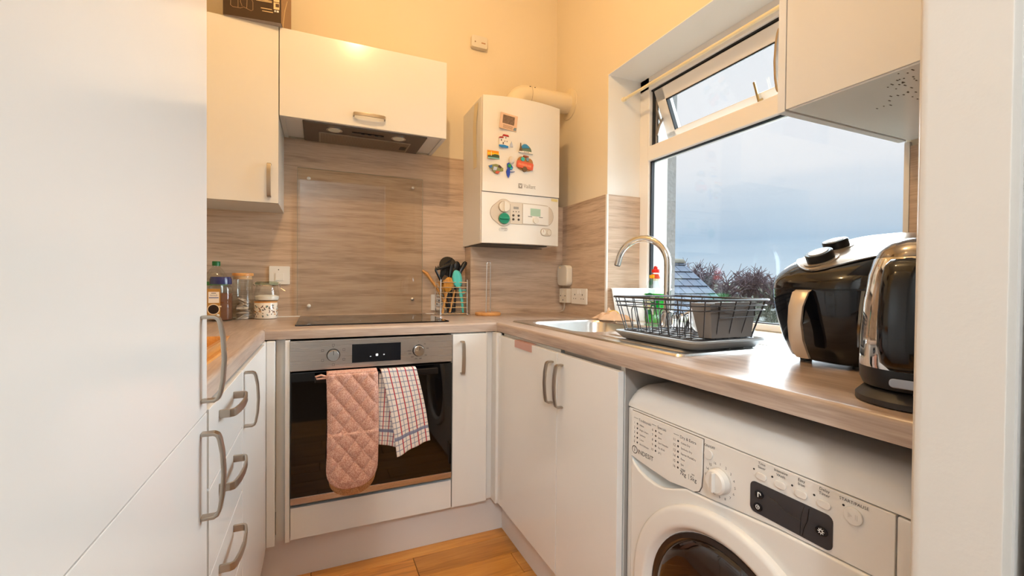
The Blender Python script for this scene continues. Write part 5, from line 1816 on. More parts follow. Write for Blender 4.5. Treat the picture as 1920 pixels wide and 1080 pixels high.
m.loft(rings)
m.build('handle', blackgloss, t, smooth=70)
for z0, r0, r1 in ((0.203, 0.050, 0.066), (0.066, 0.064, 0.078)):
    p = Vector((KC[0], KC[1], ZT + z0))
    MB().tube([p + dk * r0, p + dk * r1], 0.010, 10).build('handle_mount', blackgloss, t)
p = Vector((KC[0], KC[1], ZT + 0.038)) + dk * 0.066
MB(Matrix.Translation(p) @ dk.to_track_quat('Z', 'Y').to_matrix().to_4x4()).prism(rrect(0.036, 0.014, 0.006, 5), 0, 0.008).build('switch', mat('lid_chrome', 0), t, bevel=0.002)
dg_ = Vector((-0.25, 0.97, 0)).normalized()
sg = Vector((dg_.y, -dg_.x, 0))
m = MB()
m.loft([[tuple(Vector((KC[0], KC[1], ZT + z)) + dg_ * (r + b) + sg * a) for a, b in ((-0.007, -0.002), (-0.005, 0.004), (0.005, 0.004), (0.007, -0.002))] for r, z in ((0.0695, 0.075), (0.0702, 0.10), (0.068, 0.14), (0.0655, 0.165))])
m.build('water_gauge', pane('gauge_plastic', (0.7, 0.7, 0.68), 0.15, 0.05), t)

# ------------------------------------------------------------------ washing machine
WX, WYA, WYB = -0.590, -1.4465, -2.0415
WZ = 0.840
t = thing('washing_machine', 'white front-loading washer dryer under the right worktop', 'washing machine', (-0.3, -1.745, 0))
m = MB()
m.box(WX + 0.030, -0.03, WYB, WYA, -0.0145, 0.778)
m.build('cabinet', appl, t, bevel=0.006, seg=3)
# lid with a rolled front edge
m = MB()
lp = [(WX + 0.002, 0.7805)] + [(WX + 0.002 + 0.058 * (1 - math.cos(math.radians(a))), 0.7815 + 0.056 * math.sin(math.radians(a))) for a in range(10, 91, 10)] + [(-0.03, WZ), (-0.03, 0.7805)]
ys = [(WYA - 0.000, 0.55), (WYA - 0.006, 0.85), (WYA - 0.018, 0.97), (WYA - 0.032, 1.0), (WYB + 0.032, 1.0), (WYB + 0.018, 0.97), (WYB + 0.006, 0.85), (WYB, 0.55)]
m.loft([[(x, y, 0.7805 + (z - 0.7805) * k) for x, z in lp] for y, k in ys])
m.build('lid', appl, t, smooth=40)
for y0, y1 in ((WYA - 0.0005, WYA - 0.0195), (WYB + 0.0195, WYB + 0.0005)):
    MB().box(WX + 0.001, WX + 0.02, min(y0, y1), max(y0, y1), 0.02, 0.778).build('corner_strip', appl, t, bevel=0.004)
WR = lambda y, z, o=0.0: F_right(WX - o, y, z)
fa = MB(WR(0, 0))
fa.prism([(1.4665, 0.7785), (2.0215, 0.7785), (2.0215, 0.6785), (1.85, 0.672), (1.70, 0.657), (1.648, 0.6545), (1.60, 0.652), (1.4665, 0.662)], -0.02, 0.0)
fas = fa.build('fascia', appl, t, bevel=0.0015)
fr_ = MB(WR(0, 0))
fr_.prism([(1.4665, 0.6560), (1.478, 0.6440), (1.495, 0.6330), (1.520, 0.6250), (1.5520, 0.6215), (1.580, 0.6250), (1.610, 0.6360), (1.648, 0.6530), (1.70, 0.6555), (1.85, 0.6705), (2.0215, 0.677), (2.0215, 0.02), (1.4665, 0.02)], -0.02, 0.004)
fro = fr_.build('front_panel', appl, t, bevel=0.004, seg=3)
# detergent drawer
dpoly = [(1.4665, 0.7745), (1.6915, 0.7745), (1.6905, 0.700), (1.688, 0.674), (1.682, 0.662), (1.670, 0.656), (1.648, 0.6545), (1.60, 0.648), (1.54, 0.652), (1.50, 0.656), (1.4665, 0.660)]
go = MB(WR(0, 0))
go.prism([(1.4660, 0.7757), (1.6927, 0.7757), (1.6917, 0.700), (1.6892, 0.6735), (1.683, 0.6608), (1.6705, 0.6545), (1.648, 0.6530), (1.62, 0.6530), (1.62, 0.66), (1.4660, 0.66)], 0.0, 0.0006)
go.build('drawer_gap', mat('gap_brown', (96, 84, 74), 0.6), t)
dd = MB(WR(0, 0))
dd.prism(dpoly, 0.0, 0.004)
ddo = dd.build('detergent_drawer', appl, t, bevel=0.0012)
# scoop under the drawer
sm = MB()
NV, NU = 12, 32


SCB = [(1.4665, 0.6560), (1.478, 0.6440), (1.495, 0.6330), (1.520, 0.6250), (1.5520, 0.6215), (1.580, 0.6250), (1.610, 0.6360), (1.648, 0.6530)]


def scoop(u, v):
    y = 1.4665 + (1.648 - 1.4665) * u
    for (ya, za), (yb_, zb_) in zip(SCB[:-1], SCB[1:]):
        if ya <= y <= yb_ + 1e-9:
            zb = za + (zb_ - za) * (y - ya) / (yb_ - ya)
    ztop = 0.664 - 0.008 * u
    return (WX - 0.003 + 0.022 * math.sin(PI * (0.12 + 0.80 * v)) * math.sin(PI * u) ** 0.6, -y, ztop + (zb - 0.001 - ztop) * v)


sm.grid(scoop, NU, NV)
sm.build('drawer_scoop', mat('scoop_grey', (196, 200, 200), 0.3), ddo, smooth=60)
pt = MB(WR(0, 0, 0.0041))
rows = {0: ('Traditionals', 1.4755, 0.7555, (('1', 'Whites'), ('2', 'Bright Colours'), ('3', 'Synthetics'), ('4', 'Cotton'), ('5', 'Silk & Delicates'))),
        1: ('Specials', 1.5405, 0.7575, (('6', 'Wool'), ('7', 'Jeans'), ('8', 'Sport Intensive'), ('9', 'Eco 40-60'), ('10', '20\u00b0C'))),
        2: ('Dry & Extra', 1.6110, 0.7575, (('11', 'Cotton Dry'), ('12', 'Synthetics Dry'), ('13', 'Express Wash&Dry'), ('14', 'Rinse'), ('15', 'Spin'), ('16', 'Drain')))}
for k, (ttl, x, z, items) in rows.items():
    pt.box(x, x + 0.015, z + 0.0035, z + 0.0042, 0, 0.0003)
    text(pt, ttl, 0.0092, x + 0.019, z, 0.0003)
    for i, (nb, tx) in enumerate(items):
        zz = z - 0.0115 - i * 0.0118
        text(pt, nb, 0.0085, x + (0.001 if len(nb) == 1 else -0.002), zz, 0.0003)
        pt.prism(circ(0.0026, 6, x + 0.0135, zz + 0.0028), 0, 0.0003)
        text(pt, tx, 0.0062, x + 0.022, zz, 0.0003, sx=0.85)
pt.build('programme_print', greyprint, ddo)
lt = MB(WR(0, 0, 0.0041))
text(lt, 'INDESIT', 0.0155, 1.4915, 0.6735, 0.0003)
lt.lathe([(0.0098, 0.0), (0.0098, 0.0003), (0.0082, 0.0003)], (1.4800, 0.6790, 0), 28, cap=False)
lt.box(1.4792, 1.4808, 0.6745, 0.6815, 0, 0.0003)
lt.prism(circ(0.0011, 10, 1.4800, 0.6840), 0, 0.0003)
text(lt, '7kg', 0.0125, 1.6310, 0.6780, 0.0003)
text(lt, '5kg', 0.0125, 1.6600, 0.6780, 0.0003)
lt.box(1.6555, 1.6558, 0.677, 0.688, 0, 0.0003)
text(lt, 'WASH', 0.0042, 1.634, 0.6895, 0.0003)
text(lt, 'DRY', 0.0042, 1.664, 0.6895, 0.0003)
lt.build('maker_lettering', darkprint, ddo)
# controls on the fascia
fp2 = MB(WR(0, 0, 0.0001))
text(fp2, 'ON/OFF', 0.0075, 1.7060, 0.7620, 0.0003, 'CENTER')
for nb in range(1, 17):
    a = math.radians(90 - (nb - 0.75) * 360 / 16.0 + 5)
    text(fp2, str(nb), 0.0072, 1.7325 + 0.0345 * math.cos(a), 0.7050 + 0.0330 * math.sin(a) - 0.0025, 0.0003, 'CENTER')
for (yy, t1, t2) in ((1.8215, 'Time', 'Saver'), (1.8570, 'Intensive', 'Wash'), (1.8925, 'Easy', 'Iron'), (1.9285, 'Delay', 'Timer')):
    text(fp2, t1, 0.0068, yy, 0.7705, 0.0003, 'CENTER')
    text(fp2, t2, 0.0068, yy, 0.7635, 0.0003, 'CENTER')
    fp2.prism(circ(0.0018, 10, yy - 0.0155, 0.7580), 0, 0.0003)
text(fp2, 'START/PAUSE', 0.0066, 1.9700, 0.7690, 0.0003, 'CENTER')
fp2.prism(circ(0.0018, 10, 1.9560, 0.7620), 0, 0.0003)
fp2.build('panel_print', darkprint, fas)
MB(WR(0, 0)).prism(circ(0.0105, 24, 1.7045, 0.7480), 0, 0.003).build('power_button', appl, t, bevel=0.001)
k = MB(WR(-1.7325, 0.7050))
k.lathe([(0.0262, 0.0), (0.0262, 0.002)], (0, 0, 0), 36)
k.build('dial_collar', mat('pearl_grey', (206, 200, 194), 0.35), t)
k = MB(WR(-1.7325, 0.7050))
k.lathe([(0.0245, 0.001), (0.0235, 0.014), (0.020, 0.018), (0.0, 0.0185)], (0, 0, 0), 36)
kd = k.build('programme_dial', appl, t)
k = MB(WR(-1.7325, 0.7050))
k.loft([[(x - w, y, h), (x + w, y, h), (x + w * 0.5, y, h + 0.008), (x - w * 0.5, y, h + 0.008)] for x, y, w, h in ((0, -0.019, 0.004, 0.0165), (0, 0.019, 0.004, 0.0165))])
k.build('dial_grip', appl, kd, bevel=0.0015)
for yy in (1.8215, 1.8570, 1.8925, 1.9285):
    MB(WR(0, 0)).prism(rrect(0.0205, 0.0125, 0.006, 5, yy, 0.7500), 0, 0.003).build('option_button', appl, t, bevel=0.0012)
MB(WR(0, 0)).prism(circ(0.0130, 28, 1.9700, 0.7520), 0, 0.0035).build('start_button', appl, t, bevel=0.0012)
pi_ = MB(WR(0, 0, 0.0036))
pi_.box(1.9735, 1.9745, 0.7480, 0.7560, 0, 0.0002)
pi_.box(1.9760, 1.9770, 0.7480, 0.7560, 0, 0.0002)
pi_.prism([(1.9640, 0.7480), (1.9700, 0.7520), (1.9640, 0.7560)], 0, 0.0002)
pi_.build('start_symbol', mat('pearl_grey', 0), t)
MB(WR(0, 0)).prism(rrect(0.142, 0.056, 0.010, 5, 1.8710, 0.7085), 0, 0.0012).build('display', mat('charcoal_display', (52, 51, 55), 0.2, coat=0.3), t)
ds = MB(WR(0, 0, 0.0012))
ds.tube([(1.833, 0.722, 0), (1.850, 0.718, 0), (1.870, 0.708, 0), (1.893, 0.706, 0)], 0.0005, 4)
ds.tube([(1.898, 0.733, 0), (1.893, 0.712, 0), (1.892, 0.684, 0)], 0.0005, 4)
ds.tube([(1.906, 0.733, 0), (1.904, 0.712, 0), (1.898, 0.696, 0), (1.896, 0.684, 0)], 0.0008, 4)
ds.build('display_lines', blackpl, t)
for (yy, zz, kx) in ((1.8185, 0.7165, 1.0), (1.8170, 0.6935, 1.0), (1.9262, 0.7065, 1.15)):
    MB(WR(0, 0, 0.0012)).prism(rrect(0.0165 * kx, 0.0140, 0.0068, 5, yy, zz), 0, 0.0025).build('display_button', blackgloss, t, bevel=0.001)
sy = MB(WR(0, 0, 0.0038))
sy.box(1.8165, 1.8185, 0.7120, 0.7205, 0, 0.0003)
sy.tube([(1.8175, 0.7205, 0), (1.8215, 0.7200, 0), (1.8225, 0.7170, 0)], 0.0008, 4)
sy.lathe([(0.0040, 0), (0.0040, 0.0003), (0.0028, 0.0003)], (1.8170, 0.6935, 0), 20, cap=False)
sy.prism(circ(0.0012, 10, 1.8170, 0.6935), 0, 0.0003)
for k_ in range(8):
    a = k_ * PI / 4
    sy.tube([(1.9262 + 0.0018 * math.cos(a), 0.7065 + 0.0018 * math.sin(a), 0), (1.9262 + 0.0050 * math.cos(a), 0.7065 + 0.0050 * math.sin(a), 0)], 0.0006, 4)
sy.lathe([(0.0028, 0), (0.0028, 0.0003), (0.0020, 0.0003)], (1.9262, 0.7065, 0), 16, cap=False)
sy.build('button_symbols', whiteprint, t)
# door
DY, DZ, DR = -1.7440, 0.388, 0.2510
dm = MB(WR(DY, DZ, 0.004))
dm.lathe([(DR + 0.012, 0.0), (DR + 0.010, -0.002), (DR + 0.004, -0.006), (DR - 0.004, -0.008)], (0, 0, 0), 72, cap=False)
dm.build('door_recess', mat('recess_grey', (150, 150, 148), 0.4), t, smooth=70)
dm = MB(WR(DY, DZ, 0.004))
dm.lathe([(DR, -0.004), (DR, 0.009), (DR - 0.004, 0.013), (DR - 0.009, 0.0148), (DR - 0.012, 0.0150), (0.216, 0.0160), (0.213, 0.0158), (0.208, 0.014), (0.205, 0.010), (0.199, 0.002), (0.195, -0.003)], (0, 0, 0), 72, cap=False)
door = dm.build('door_ring', appl, t, smooth=50)
dm = MB(WR(DY, DZ, 0.004))
dm.lathe([(0.198, -0.003), (0.195, 0.003), (0.185, 0.004), (0.179, 0.0)], (0, 0, 0), 64, cap=False)
dm.build('glass_bezel', mat('smoke_bezel', (44, 34, 30), 0.15, coat=0.4), door)
dm = MB(WR(DY, DZ, 0.004))
dm.lathe([(0.181, 0.0), (0.174, 0.006), (0.158, 0.010), (0.10, 0.016), (0.05, 0.019), (0.0, 0.020)], (0, 0, 0), 64)
dm.build('porthole_glass', mat('smoky_glass', (34, 20, 14), 0.04, coat=0.6), door, smooth=70)

t.location = (-0.31397, -1.75339, 0.01501)
t.scale = (0.98631, 0.98631, 0.98631)

# ------------------------------------------------------------------ oven glove and tea towel on the oven handle
HYF = hy - 0.0115


def quilt(name, par, x0, x1, zt, zb, yf, rnd, mt, pocket=None):
    m = MB()
    nx, nz = 56, 130
    w = x1 - x0
    xc = (x0 + x1) / 2

    def fn(u, v):
        z = zt + (zb - zt) * v
        hw = w / 2
        d = (z - zb)
        if d < rnd:
            q = max(0.0, 1 - ((rnd - d) / rnd) ** 2.4)
            hw = w / 2 * max(0.05, q ** 0.5)
        x = xc + (u - 0.5) * 2 * hw + 0.004 * math.sin(9 * (zt - z))
        s = 0.046
        a = ((x - x0) * 0.82 + (z - zb) * 0.62) / s
        b = (-(x - x0) * 0.82 + (z - zb) * 0.62) / s
        if pocket and z < pocket:
            b += 0.35
        h = (abs(math.sin(PI * a)) ** 0.45) * (abs(math.sin(PI * b)) ** 0.45)
        edge = min(1.0, (0.5 - abs(u - 0.5)) * 2 * 6, (v + 0.02) * 30, (1 - v) * 12 + 0.15)
        y = yf - 0.006 - 0.0085 * h * max(edge, 0.0) - 0.004 * max(edge, 0)
        if pocket and z < pocket:
            y -= 0.006 * min(1, (pocket - z) / 0.006)
        return (x, y, z)
    m.grid(fn, nx, nz)
    return m.build(name, mt, par, solid=0.006, smooth=80)


def glove_mat(nm, a, b):
    if nm in MATS:
        return MATS[nm]
    m = mat(nm, a, 0.9, bump=0.3, bscale=900)
    tt = m.node_tree
    bs = tt.nodes['Principled BSDF']
    tcn = tt.nodes.new('ShaderNodeTexCoord')
    nz_ = tt.nodes.new('ShaderNodeTexNoise')
    nz_.inputs['Scale'].default_value = 260
    nz_.inputs['Detail'].default_value = 3
    tt.links.new(tcn.outputs['Object'], nz_.inputs['Vector'])
    r = tt.nodes.new('ShaderNodeValToRGB')
    r.color_ramp.elements[0].position = 0.42
    r.color_ramp.elements[1].position = 0.58
    r.color_ramp.elements[0].color = lin(a)
    r.color_ramp.elements[1].color = lin(b)
    tt.links.new(nz_.outputs[0], r.inputs[0])
    tt.links.new(r.outputs[0], bs.inputs['Base Color'])
    return m


gl1 = glove_mat('rose_quilt', (196, 142, 126), (222, 182, 164))
gl2 = glove_mat('ochre_quilt', (172, 120, 78), (198, 148, 104))
t = thing('oven_glove', 'pink quilted double oven glove hanging over the left of the oven handle', 'oven glove', (-1.21, hy, 0.757))
quilt('back_mitt', t, -1.289, -1.131, 0.74, 0.318, HYF + 0.004, 0.075, gl2)
quilt('front_mitt', t, -1.2985, -1.1255, 0.763, 0.3490, HYF - 0.006, 0.080, gl1, pocket=0.552)
m = MB()
m.grid(lambda u, v: (-1.2985 + 0.173 * u, HYF - 0.010 + (YD - 0.008 - HYF + 0.012) * v, 0.763 + 0.004 * math.sin(PI * v)), 20, 6)
m.build('fold', gl1, t, solid=0.006)
m = MB()
m.tube([(-1.296, HYF - 0.012, 0.552), (-1.21, HYF - 0.030, 0.5475), (-1.128, HYF - 0.012, 0.5480)], 0.0032, 8)
m.build('pocket_binding', mat('rose_binding', (214, 168, 150), 0.9), t)
m = MB()
m.tube([(-1.297, HYF - 0.010, 0.756), (-1.316, HYF - 0.014, 0.764), (-1.334, HYF - 0.010, 0.759), (-1.330, HYF - 0.010, 0.751), (-1.314, HYF - 0.012, 0.752), (-1.298, HYF - 0.010, 0.752)], 0.0035, 8)
m.build('hanging_loop', mat('rose_binding', 0), t)

tm = bpy.data.materials.new('checked_towel')
tm.use_nodes = True
tt = tm.node_tree
bs = tt.nodes['Principled BSDF']
bs.inputs['Roughness'].default_value = 0.9
uvn = tt.nodes.new('ShaderNodeUVMap')
sp_ = tt.nodes.new('ShaderNodeSeparateXYZ')
tt.links.new(uvn.outputs[0], sp_.inputs[0])


def stripe(src, freq, phase, width):
    a = tt.nodes.new('ShaderNodeMath')
    a.operation = 'MULTIPLY_ADD'
    a.inputs[1].default_value = freq
    a.inputs[2].default_value = phase
    tt.links.new(src, a.inputs[0])
    f = tt.nodes.new('ShaderNodeMath')
    f.operation = 'FRACT'
    tt.links.new(a.outputs[0], f.inputs[0])
    l = tt.nodes.new('ShaderNodeMath')
    l.operation = 'LESS_THAN'
    l.inputs[1].default_value = width
    tt.links.new(f.outputs[0], l.inputs[0])
    return l.outputs[0]


def over(col_in, fac, col, k=1.0):
    x = tt.nodes.new('ShaderNodeMix')
    x.data_type = 'RGBA'
    if k != 1.0:
        mm = tt.nodes.new('ShaderNodeMath')
        mm.operation = 'MULTIPLY'
        mm.inputs[1].default_value = k
        tt.links.new(fac, mm.inputs[0])
        fac = mm.outputs[0]
    tt.links.new(fac, x.inputs['Factor'])
    if isinstance(col_in, tuple):
        x.inputs['A'].default_value = col_in
    else:
        tt.links.new(col_in, x.inputs['A'])
    x.inputs['B'].default_value = lin(col)
    return x.outputs['Result']


cc = over(lin((232, 222, 214)), stripe(sp_.outputs[0], 8.7, 0.3, 0.20), (120, 128, 150), 0.75)
cc = over(cc, stripe(sp_.outputs[1], 15.0, 0.0, 0.18), (120, 128, 150), 0.75)
cc = over(cc, stripe(sp_.outputs[0], 4.35, 0.12, 0.13), (184, 42, 48), 0.95)
bl = tt.nodes.new('ShaderNodeMath')
bl.operation = 'COMPARE'
bl.inputs[1].default_value = 0.80
bl.inputs[2].default_value = 0.022
tt.links.new(sp_.outputs[1], bl.inputs[0])
cc = over(cc, bl.outputs[0], (112, 120, 150), 0.85)
tt.links.new(cc, bs.inputs['Base Color'])
MATS['checked_towel'] = tm
t = thing('tea_towel', 'white tea towel with red and grey checks over the right of the oven handle', 'tea towel', (-1.03, hy, 0.757))


def bil(u, v, q):
    (a, b, c_, d) = q
    return tuple((a[i] * (1 - u) + b[i] * u) * (1 - v) + (d[i] * (1 - u) + c_[i] * u) * v for i in range(2))


m = MB()


def tw(u, v):
    x, z = bil(u, v, ((-1.1115, 0.760), (-0.9800, 0.758), (-0.9264, 0.480), (-1.0531, 0.4340)))
    y = HYF - 0.008 - 0.006 * math.sin(5 * u + 1.5 * v) * v - 0.004 * math.sin(13 * u) * v
    return (x + 0.006 * math.sin(PI * v), y, z)


m.grid(tw, 40, 60)
m.build('front_flap', tm, t, solid=0.002, smooth=80)
m = MB()


def tw2(u, v):
    x, z = bil(u, v, ((-1.118, 0.752), (-1.000, 0.752), (-1.040, 0.462), (-1.1256, 0.489)))
    return (x, HYF + 0.004 - 0.004 * math.sin(7 * u + v) * v, z)


m.grid(tw2, 30, 50)
m.build('back_flap', tm, t, solid=0.002, smooth=80)
m = MB()
m.grid(lambda u, v: (-1.1115 + 0.1315 * u, HYF - 0.008 + (YD - 0.008 - HYF + 0.010) * v, 0.760 + 0.004 * math.sin(PI * v)), 20, 6)
m.build('fold', tm, t, solid=0.002)

# ------------------------------------------------------------------ kitchen ceiling lamp and added hall fill lamp
def lamp(name, label, loc, watts, colr_, r):
    t = thing(name, label, 'ceiling lamp', (loc[0], loc[1], ZC))
    MB().lathe([(0.05, 0.0), (0.05, -0.015), (0.012, -0.028)], (loc[0], loc[1], ZC - 0.0005), 28).build('ceiling_rose', whitepl, t)
    MB().tube([(loc[0], loc[1], ZC - 0.02), (loc[0], loc[1], loc[2] + 0.070)], 0.003, 8).build('flex', whitepl, t)
    MB().lathe([(0.018, 0.030), (0.020, 0.036), (0.018, 0.072), (0.006, 0.078)], loc, 20).build('bulb_holder', whitepl, t)
    L = bpy.data.lights.new(name + '_light', 'POINT')
    L.energy = watts
    L.color = colr_
    L.shadow_soft_size = r
    lo = bpy.data.objects.new('bulb', L)
    COL.objects.link(lo)
    lo.location = loc
    setp(lo, t)
    return t


lamp('pendant_lamp', 'bare warm bulb hanging from the kitchen ceiling', (-1.11, -1.32, 2.71), LAMP_W, LAMP_C, 0.035)
lamp('pendant_lamp', 'added fill bulb hanging in the unseen hall behind the doorway', (-1.90, -3.60, 2.35), HALL_FILL_W, HALL_FILL_C, 0.10)  # unseen hall bulb, added to brighten the washing machine and cabinet fronts

# ------------------------------------------------------------------ outside
t = thing('neighbouring_house', 'neighbouring house with a grey slate roof and stone ridge', 'house', (5.2, 4.6, -6))
hw = MB()
hw.box(3.3, 6.45, 3.3, 7.2, -6.0, -0.15)
hw.prism([(0, 0), (0, 0), (0, 0)], 0, 0) if False else None
hw.build('wall', mat('pale_house_render', (150, 148, 142), 0.9), t)
m = MB()
TS = 0.87
yr, zr = 5.25, 1.60
m.add([(3.3, 3.15, zr - TS * (yr - 3.15)), (6.58, 3.15, zr - TS * (yr - 3.15)), (6.20, yr, zr), (3.3, yr, zr), (3.3, 7.35, zr - TS * (7.35 - yr)), (6.58, 7.35, zr - TS * (7.35 - yr)),
       (3.3, 3.15, zr - 0.1 - TS * (yr - 3.15)), (6.58, 3.15, zr - 0.1 - TS * (yr - 3.15)), (6.20, yr, zr - 0.1), (3.3, yr, zr - 0.1), (3.3, 7.35, zr - 0.1 - TS * (7.35 - yr)), (6.58, 7.35, zr - 0.1 - TS * (7.35 - yr))],
      [(0, 1, 2, 3), (3, 2, 5, 4), (6, 7, 1, 0), (7, 8, 2, 1), (8, 11, 5, 2), (11, 10, 4, 5), (9, 3, 4, 10), (6, 0, 3, 9), (6, 9, 8, 7), (9, 10, 11, 8)])
rf = m.build('roof', mat('roof_underlay', (70, 76, 84), 0.8), t)
slate = mat('slate_blue_grey', (92, 102, 118), 0.75, spec=0.08, var=0.1, vscale=9, bump=0.2, bscale=40)
sl_ang = math.atan(TS)
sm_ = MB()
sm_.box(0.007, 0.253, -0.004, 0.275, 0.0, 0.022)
sproto = None
gy = 0.178
row = 0
yb = 3.16
MR = Matrix.Rotation(sl_ang, 4, 'X')
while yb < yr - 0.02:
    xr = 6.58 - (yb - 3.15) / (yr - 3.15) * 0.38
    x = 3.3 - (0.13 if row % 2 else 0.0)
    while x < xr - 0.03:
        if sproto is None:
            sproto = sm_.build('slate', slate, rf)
            sproto.data.materials.append(mat('slate_edge_shade', (24, 27, 33), 0.9))  # dark edge colour painted in for the shadow lines between courses
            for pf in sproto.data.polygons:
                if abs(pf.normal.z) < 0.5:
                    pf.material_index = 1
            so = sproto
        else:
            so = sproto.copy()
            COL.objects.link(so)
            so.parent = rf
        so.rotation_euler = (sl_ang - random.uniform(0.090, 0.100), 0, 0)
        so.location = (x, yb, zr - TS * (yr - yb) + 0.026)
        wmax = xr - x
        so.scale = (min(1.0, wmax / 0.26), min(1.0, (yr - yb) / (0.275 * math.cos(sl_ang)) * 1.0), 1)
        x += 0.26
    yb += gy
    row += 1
rm = MB()
for i in range(6):
    x0 = 3.3 + i * 0.49
    rm.loft([[(x, yr + 0.13 * math.cos(a), zr - 0.03 + 0.10 * math.sin(a)) for a in [PI * k / 8 for k in range(9)]] for x in (x0, x0 + 0.48)])
rm.build('ridge_tiles', mat('ridge_stone', (104, 100, 88), 0.9, bump=0.4, bscale=30), t)

gnd = MB()


def hill(u, v):
    # u: bearing from the window, v: distance
    ang = math.radians(-40 + 130 * u)          # measured from +x towards +y
    d = 2.0 + 1200 * v ** 2.2
    x, yy = 0.6 + d * math.cos(ang), -0.9 + d * math.sin(ang)
    z = -6.5 - 8 * min(1, d / 60) - 20 * min(1, d / 300)
    if d > 330:
        k = min(1, (d - 330) / 500)
        z += (46 + 7 * math.sin(5 * ang + 1.0) + 3 * math.sin(17 * ang)) * (k * k * (3 - 2 * k))
    return (x, yy, z)


gnd.grid(hill, 90, 60)
gm_ = bpy.data.materials.new('fields')
gm_.use_nodes = True
tt = gm_.node_tree
bs = tt.nodes['Principled BSDF']
bs.inputs['Roughness'].default_value = 1.0
tcn = tt.nodes.new('ShaderNodeTexCoord')
v1 = tt.nodes.new('ShaderNodeTexVoronoi')
v1.inputs['Scale'].default_value = 0.012
tt.links.new(tcn.outputs['Object'], v1.inputs['Vector'])
r = tt.nodes.new('ShaderNodeValToRGB')
e = r.color_ramp.elements
e[0].color = lin((72, 92, 66))
e[1].color = lin((92, 108, 84))
e.new(0.5).color = lin((70, 86, 72))
sx_ = tt.nodes.new('ShaderNodeSeparateColor')
tt.links.new(v1.outputs['Color'], sx_.inputs[0])
tt.links.new(sx_.outputs[0], r.inputs[0])
tt.links.new(r.outputs[0], bs.inputs['Base Color'])
o = gnd.build('ground_outside', gm_, smooth=80)
struct(o)
random.seed(31)
tw_ = MB()
for i in range(420):
    ang = math.radians(random.uniform(-6, 48))
    d = random.uniform(300, 560)
    k = min(1, max(0, d - 330) / 500)
    zz = -34.5 + 46 * (k * k * (3 - 2 * k))
    x, yy = 0.6 + d * math.cos(ang), -0.9 + d * math.sin(ang)
    w_, h_ = random.uniform(4, 9), random.uniform(4, 7)
    tw_.box(x, x + w_, yy, yy + w_, zz - 4, zz + h_)
o = tag(tw_.build('distant_town', mat('town_pale', (120, 126, 136), 0.9, var=0.25, vscale=0.2)), 'far-off pale town houses scattered below the green hill', 'town', kind='stuff')


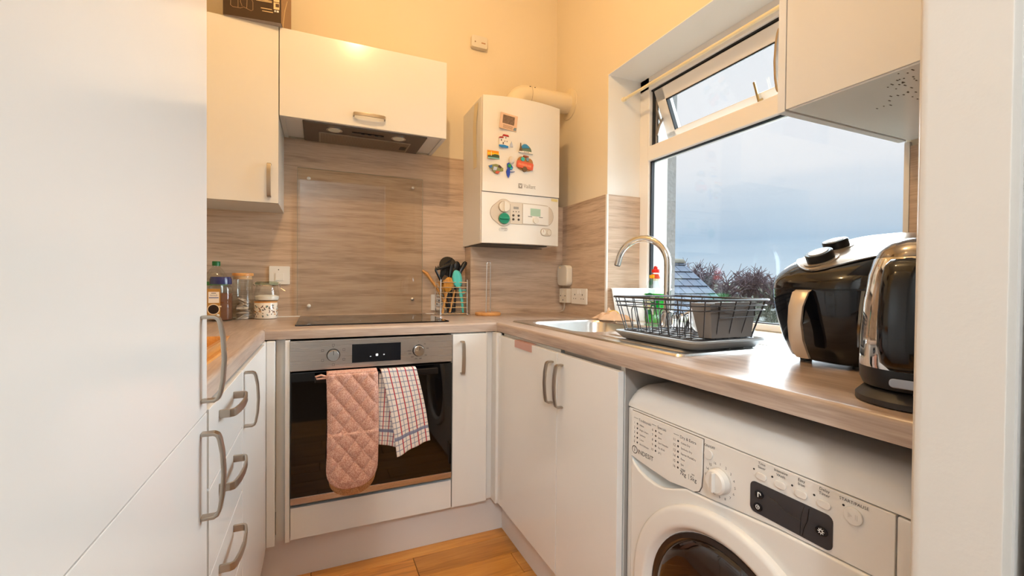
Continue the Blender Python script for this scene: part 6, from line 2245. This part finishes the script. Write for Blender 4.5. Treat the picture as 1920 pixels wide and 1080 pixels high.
def tree(label, x, y, zbase, ztop, seed, spread, col):
    rnd_ = random.Random(seed)
    H = ztop - zbase
    t = thing('bare_tree', label, 'tree', (x, y, zbase), 'bare winter trees beyond the roof')
    tr = MB()
    tw = MB()

    def grow(p, d, L, r, lev):
        q = p + d * L
        r = max(r, 0.007)
        if lev < 3:
            md = (p + q) / 2 + Vector((rnd_.uniform(-1, 1), rnd_.uniform(-1, 1), rnd_.uniform(-0.5, 0.5))) * L * 0.06
            tr.tube([p, md, q], [r, r * 0.85, r * 0.62], 5, cap=False)
        else:
            tw.tube([p, q], [r, r * 0.6], 3, cap=False)
        if lev >= 6:
            return
        for i in range(3 if lev < 2 else (4 if lev < 3 else 5)):
            nd = (d + Vector((rnd_.gauss(0, 1), rnd_.gauss(0, 1), rnd_.gauss(0.1, 0.7))) * (0.45 + 0.06 * lev) * spread).normalized()
            if nd.z < -0.3:
                nd.z = abs(nd.z)
            grow(p.lerp(q, rnd_.uniform(0.35, 1.0)), nd, L * rnd_.uniform(0.55, 0.74), r * 0.62, lev + 1)
    grow(Vector((x, y, zbase)), Vector((rnd_.uniform(-0.1, 0.1), rnd_.uniform(-0.1, 0.1), 1)).normalized(), H * 0.30, H * 0.022, 0)
    zm = max(v[2] for v in tw.v)
    kk = H / (zm - zbase)
    for mbx in (tr, tw):
        mbx.v = [(x + (a - x) * kk, y + (b - y) * kk, zbase + (c - zbase) * kk) for a, b, c in mbx.v]
    tr.build('trunk', mat('bark_' + col[0], col[1], 0.95), t)
    o = tw.build('twigs', mat('twig_' + col[0], col[2], 0.95), t, smooth=0)
    o['kind'] = 'stuff'


CA = ('plum', (84, 76, 76), (116, 102, 108))
CB = ('olive', (78, 78, 70), (106, 112, 100))
TREES = [
    ('bare purplish tree just right of the slate roof apex', 17.37, 15.72, -7, 2.60, 1, 1.0, CA),
    ('bare brown tree second from the slate roof', 18.58, 15.89, -7, 2.39, 2, 1.0, CA),
    ('bare plum-coloured tree in the middle of the row', 18.33, 14.66, -7, 2.14, 3, 1.1, CA),
    ('tall bare tree with the highest middle crown', 19.63, 14.67, -7, 2.21, 4, 1.0, CA),
    ('bare tree with a rounded crown left of the hill', 19.26, 13.53, -7, 1.93, 5, 1.0, CA),
    ('smaller bare tree in front of the green hill', 18.85, 12.41, -7, 1.39, 6, 1.0, CB),
    ('low greenish tree nearest the air fryer', 16.73, 10.22, -7, 0.62, 7, 1.1, CB),
    ('low olive scrub tree below the plum crowns', 14.08, 10.40, -7, 0.86, 8, 1.2, CB),
    ('low olive scrub tree beside the edge of the roof', 12.79, 10.37, -7, 0.99, 9, 1.2, CB),
    ('low green-grey bush tree behind the cutlery caddy', 13.76, 9.20, -7, 0.73, 10, 1.2, CB),
    ('dull olive thicket seen just above the dish rack rim', 11.63, 7.04, -7, 0.54, 11, 1.2, CB),
    ('grey-green thicket seen through the wires of the dish rack', 10.44, 6.96, -7, 0.47, 12, 1.2, CB),
]
for a in TREES:
    tree(*a)

for ob in list(bpy.data.objects):
    if ob.type == 'MESH' and ob.parent is not None and ob.name.split('.')[0] in (
            'panel_print', 'programme_print', 'maker_lettering', 'button_symbols', 'display_lines', 'display_symbols', 'caption_lines', 'caption_marks',
            'window_marks', 'raised_letters', 'label_lettering', 'insect_motifs', 'pin_slots', 'drain_dots', 'neck_marks', 'sticker_print', 'start_symbol',
            'line_drawing', 'recycling_marks', 'server_teeth', 'screw', 'base_wires', 'cross_wires', 'long_wires', 'maker_logo', 'slide_switch', 'polished_edge'):
        ob['kind'] = 'stuff'
